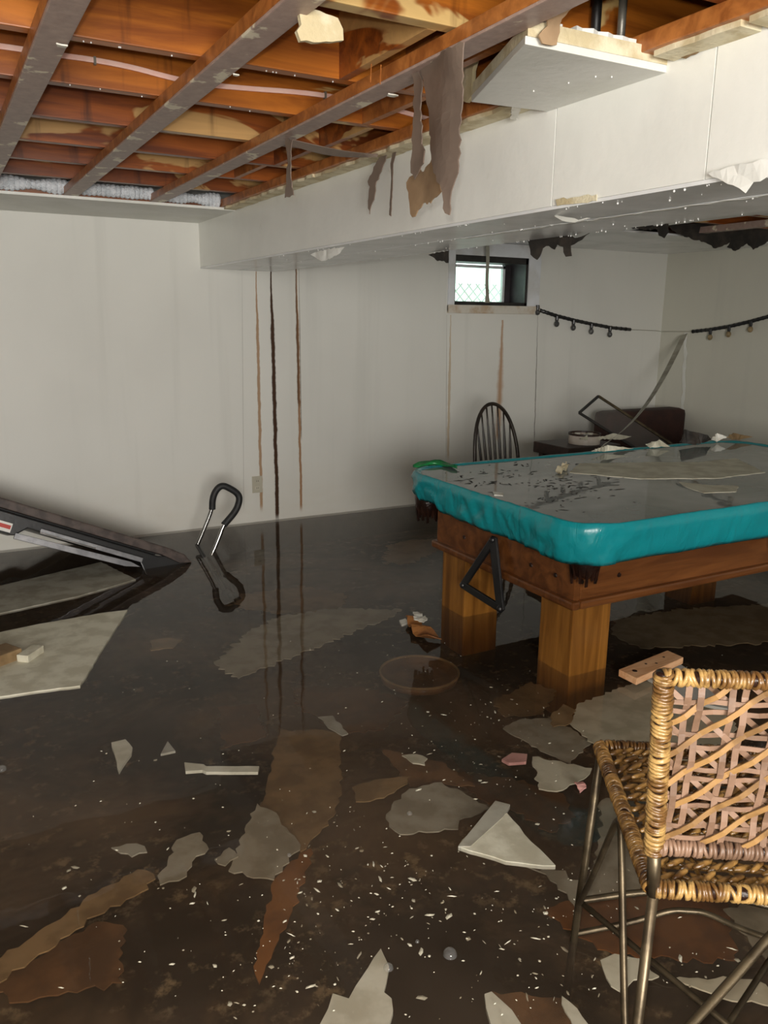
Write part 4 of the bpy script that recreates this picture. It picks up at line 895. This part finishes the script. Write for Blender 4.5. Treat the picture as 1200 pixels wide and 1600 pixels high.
# drywall scraps still nailed up
pts = [ony(x, y, 1.62) for x, y in [(468,14),(480,12),(500,17),(528,28),(536,45),(537,63),(500,66),(470,64),(464,48),(471,38)]]
tag(MB().prism(ragged(pts, .012, .002, 301), (0,.012,0)).build('drywall_scrap', M['cream']), 'cream drywall scrap still nailed under the joist at the top', 'drywall scrap')
pts = [ony(x, y, 1.44) for x, y in [(852,-30),(905,-20),(895,12),(878,30),(870,70),(848,68),(842,55),(856,40),(853,10)]]
tag(MB().prism(ragged(pts, .012, .002, 302), (0,.004,0)).build('torn_paper_sheet', M['paperback']), 'yellowish paper strip hanging in front of the ceiling patch', 'torn paper')
pts = [onx(x, y, 1.34) for x, y in [(722,75),(742,66),(746,80),(738,110),(736,150),(728,160),(724,158)]]
tag(MB().prism(ragged(pts, .012, .003, 303), (.012,0,0)).build('drywall_scrap', M['cream']), 'cream drywall edge torn off beside the hanging sheet', 'drywall scrap')
pts = [onz(x, y, 2.105) for x, y in [(800,168),(815,168),(806,188),(797,186)]]
tag(MB().prism(ragged(pts, .01, .002, 304), (0,0,.004)).build('drywall_scrap', M['scrapwhite']), 'small white flap under the far edge of the ceiling patch', 'drywall scrap')
# crumbs stuck to the furring strips
for i, (x, y, w, h, lab) in enumerate([(612,148,.016,.010,'crumb of white plaster stuck on the furring strip near the hanging sheet'),(96,70,.012,.010,'crumb of plaster stuck on the leftmost furring strip'),(368,116,.008,.006,'white screw plug on the second furring strip'),(1085,75,.05,.03,'brown torn paper tongue at the top of the soffit')]):
    p = onz(x, y, 2.130) if i < 3 else onx(x, y, 1.500)
    poly = ragged([p+Vector((-w,-h,0)), p+Vector((w,-h*.7,0)), p+Vector((w*.8,h,0)), p+Vector((-w*.6,h*.8,0))], .01, .004, 310+i) if i < 3 else ragged([onx(xx,yy,1.500) for xx,yy in [(1062,85),(1075,72),(1110,60),(1095,80),(1072,92)]], .01, .003, 315)
    tag(MB().prism(poly, (0,0,-.003) if i < 3 else (-.005,0,0)).build('plaster_crumb', M['scrapwhite' if i < 3 else 'tanboard']), lab, 'crumb')
# pink cable clipped along a joist
cab = smoothpath([ony(x, y, 2.515) for x, y in [(-60,66),(0,72),(40,78),(90,86),(150,94),(210,106),(260,120),(310,131),(380,138),(470,144),(540,154),(600,166),(660,184),(700,192)]], 2)
cb = empty('pink_cable', cab[0]); tag(cb, 'pink electrical cable running along a ceiling joist', 'cable')
b = MB(); b.ribbon(cab, Vector((0,.0,.014)), .007); lo(b, cb).build('sheath', M['pinkcable'], cb, bevel=.002)
for x, y in [(508,149),(148,95)]:
    p = ony(x, y, 2.512); lo(MB().box(p-Vector((.003,.006,.010)), p+Vector((.003,.008,.010))), cb).build('staple', M['pipe'], cb)
# pipes behind the ceiling patch
tag(MB().tube([Vector((1.50,1.60,2.16)), Vector((1.50,1.60,2.37))], .010, 12).build('conduit', M['pipe'], smooth=True), 'grey metal conduit rising beside the soffit at the top', 'pipe')
tag(MB().tube([Vector((1.43,1.61,2.16)), Vector((1.43,1.61,2.37))], .012, 12).build('conduit', M['blackframe'], smooth=True), 'black pipe beside the grey conduit at the top', 'pipe')
for x, y, lab in [(579,115,'left one of two bare nails behind the third furring strip'),(594,118,'right one of two bare nails behind the third furring strip')]:
    p = ony(x, y+14, 1.95); tag(MB().tube([p, p+Vector((.002,0,.045))], .0012, 6).build('nail', M['edgewood']), lab, 'nail', 'nails over the third furring strip')
# torn black paper and ceiling rags behind the soffit
for i, (px, lab) in enumerate([
    ([(826,376),(850,368),(872,370),(884,366),(900,372),(921,364),(905,378),(893,384),(892,400),(884,401),(882,386),(872,382),(868,390),(858,384),(848,388),(840,406),(832,398)], 'ragged black paper hanging behind the soffit right of the window'),
    ([(670,398),(682,394),(701,392),(700,411),(690,408),(680,406)], 'dark brown tatter behind the soffit at the left of the window')]):
    pts = [onx(x, y, 2.04) for x, y in px]
    tag(bent_sheet('torn_black_paper', pts, .004, lambda p: Vector((.012*noise.noise(p*12), 0, 0)), M['charcoal'], None, 400+i, .015, .004, 3), lab, 'torn paper')
for i, (px, Yp, lab) in enumerate([
    ([(1040,352),(1120,345),(1210,348),(1210,372),(1180,390),(1170,380),(1150,392),(1136,386),(1142,378),(1120,388),(1100,378),(1060,366)], 3.95, 'dark ragged flap of ceiling paper in the far right bay'),
    ([(985,355),(1045,350),(1046,362),(1040,372),(1032,368),(1028,358),(1005,360)], 3.6, 'dark tatter left of the ragged ceiling flap')]):
    pts = [ony(x, y, Yp) for x, y in px]
    tag(bent_sheet('torn_black_paper', pts, .004, lambda p: Vector((0, .03*noise.noise(p*6), 0)), M['charcoal'], None, 410+i, .02, .006, 3), lab, 'torn paper')
# peeling flaps on the soffit
for i, (px, X, mt, lab) in enumerate([
    ([(1110,272),(1140,262),(1205,250),(1215,275),(1180,285),(1168,302),(1150,290)], 1.500, 'soffit', 'white paint flap peeling from the soffit edge at the right'),
    ([(487,398),(495,394),(522,388),(540,386),(530,398),(518,405),(505,408)], 1.500, 'soffit', 'white paint flap peeling under the far part of the soffit'),
    ([(870,312),(900,308),(934,304),(934,314),(905,318),(872,322)], 1.5025, 'cream', 'yellowed tape scrap on the lower edge of the soffit'),
    ([(865,334),(880,338),(905,344),(925,341),(900,348),(880,345)], 1.60, 'drywall', 'long white peel hanging under the soffit seam')]):
    pts = [onx(x, y, X) for x, y in px]
    tag(bent_sheet('peeling_flap', pts, .002, lambda p, k=i: Vector((-.004-.010*abs(noise.noise(p*14)) if k < 2 else -.002, 0, 0)), M[mt], None, 420+i, .015, .003, 3), lab, 'paint flap')
# drops of water hanging along the soffit
b = MB(); rnd = random.Random(9)
def drop(p, r): b.lathe([(.0003,0),(r*.8,-r*.25),(r,-r*.9),(r*.75,-r*1.6),(.0003,-r*2.0)], p, 7)
for i in range(150):
    y = 1.15+3.2*rnd.random()**1.4; x = rnd.choice((1.507+rnd.random()*.01, 1.737+rnd.gauss(0,.01), 1.985-rnd.random()*.006, 1.985-rnd.random()*.006, rnd.uniform(1.52,1.98)))
    drop(Vector((x, y, 1.8525 if x < 1.737 else 1.8515)), rnd.choice((.0012,.0016,.002,.003)))
for i in range(30): drop(Vector((rnd.uniform(.1,1.0), rnd.choice((2.545-.019, 2.545, 2.13)), ZJ-.0005)), .0022)
for i in range(4): drop(Vector((rnd.uniform(1.25,1.48), rnd.uniform(1.5,1.8), pz-.0005)), .0022)
tag(b.build('water_drops', M['drop'], smooth=True, fix=False), 'water drops hanging along the soffit and joists', 'water drops', kind='stuff')
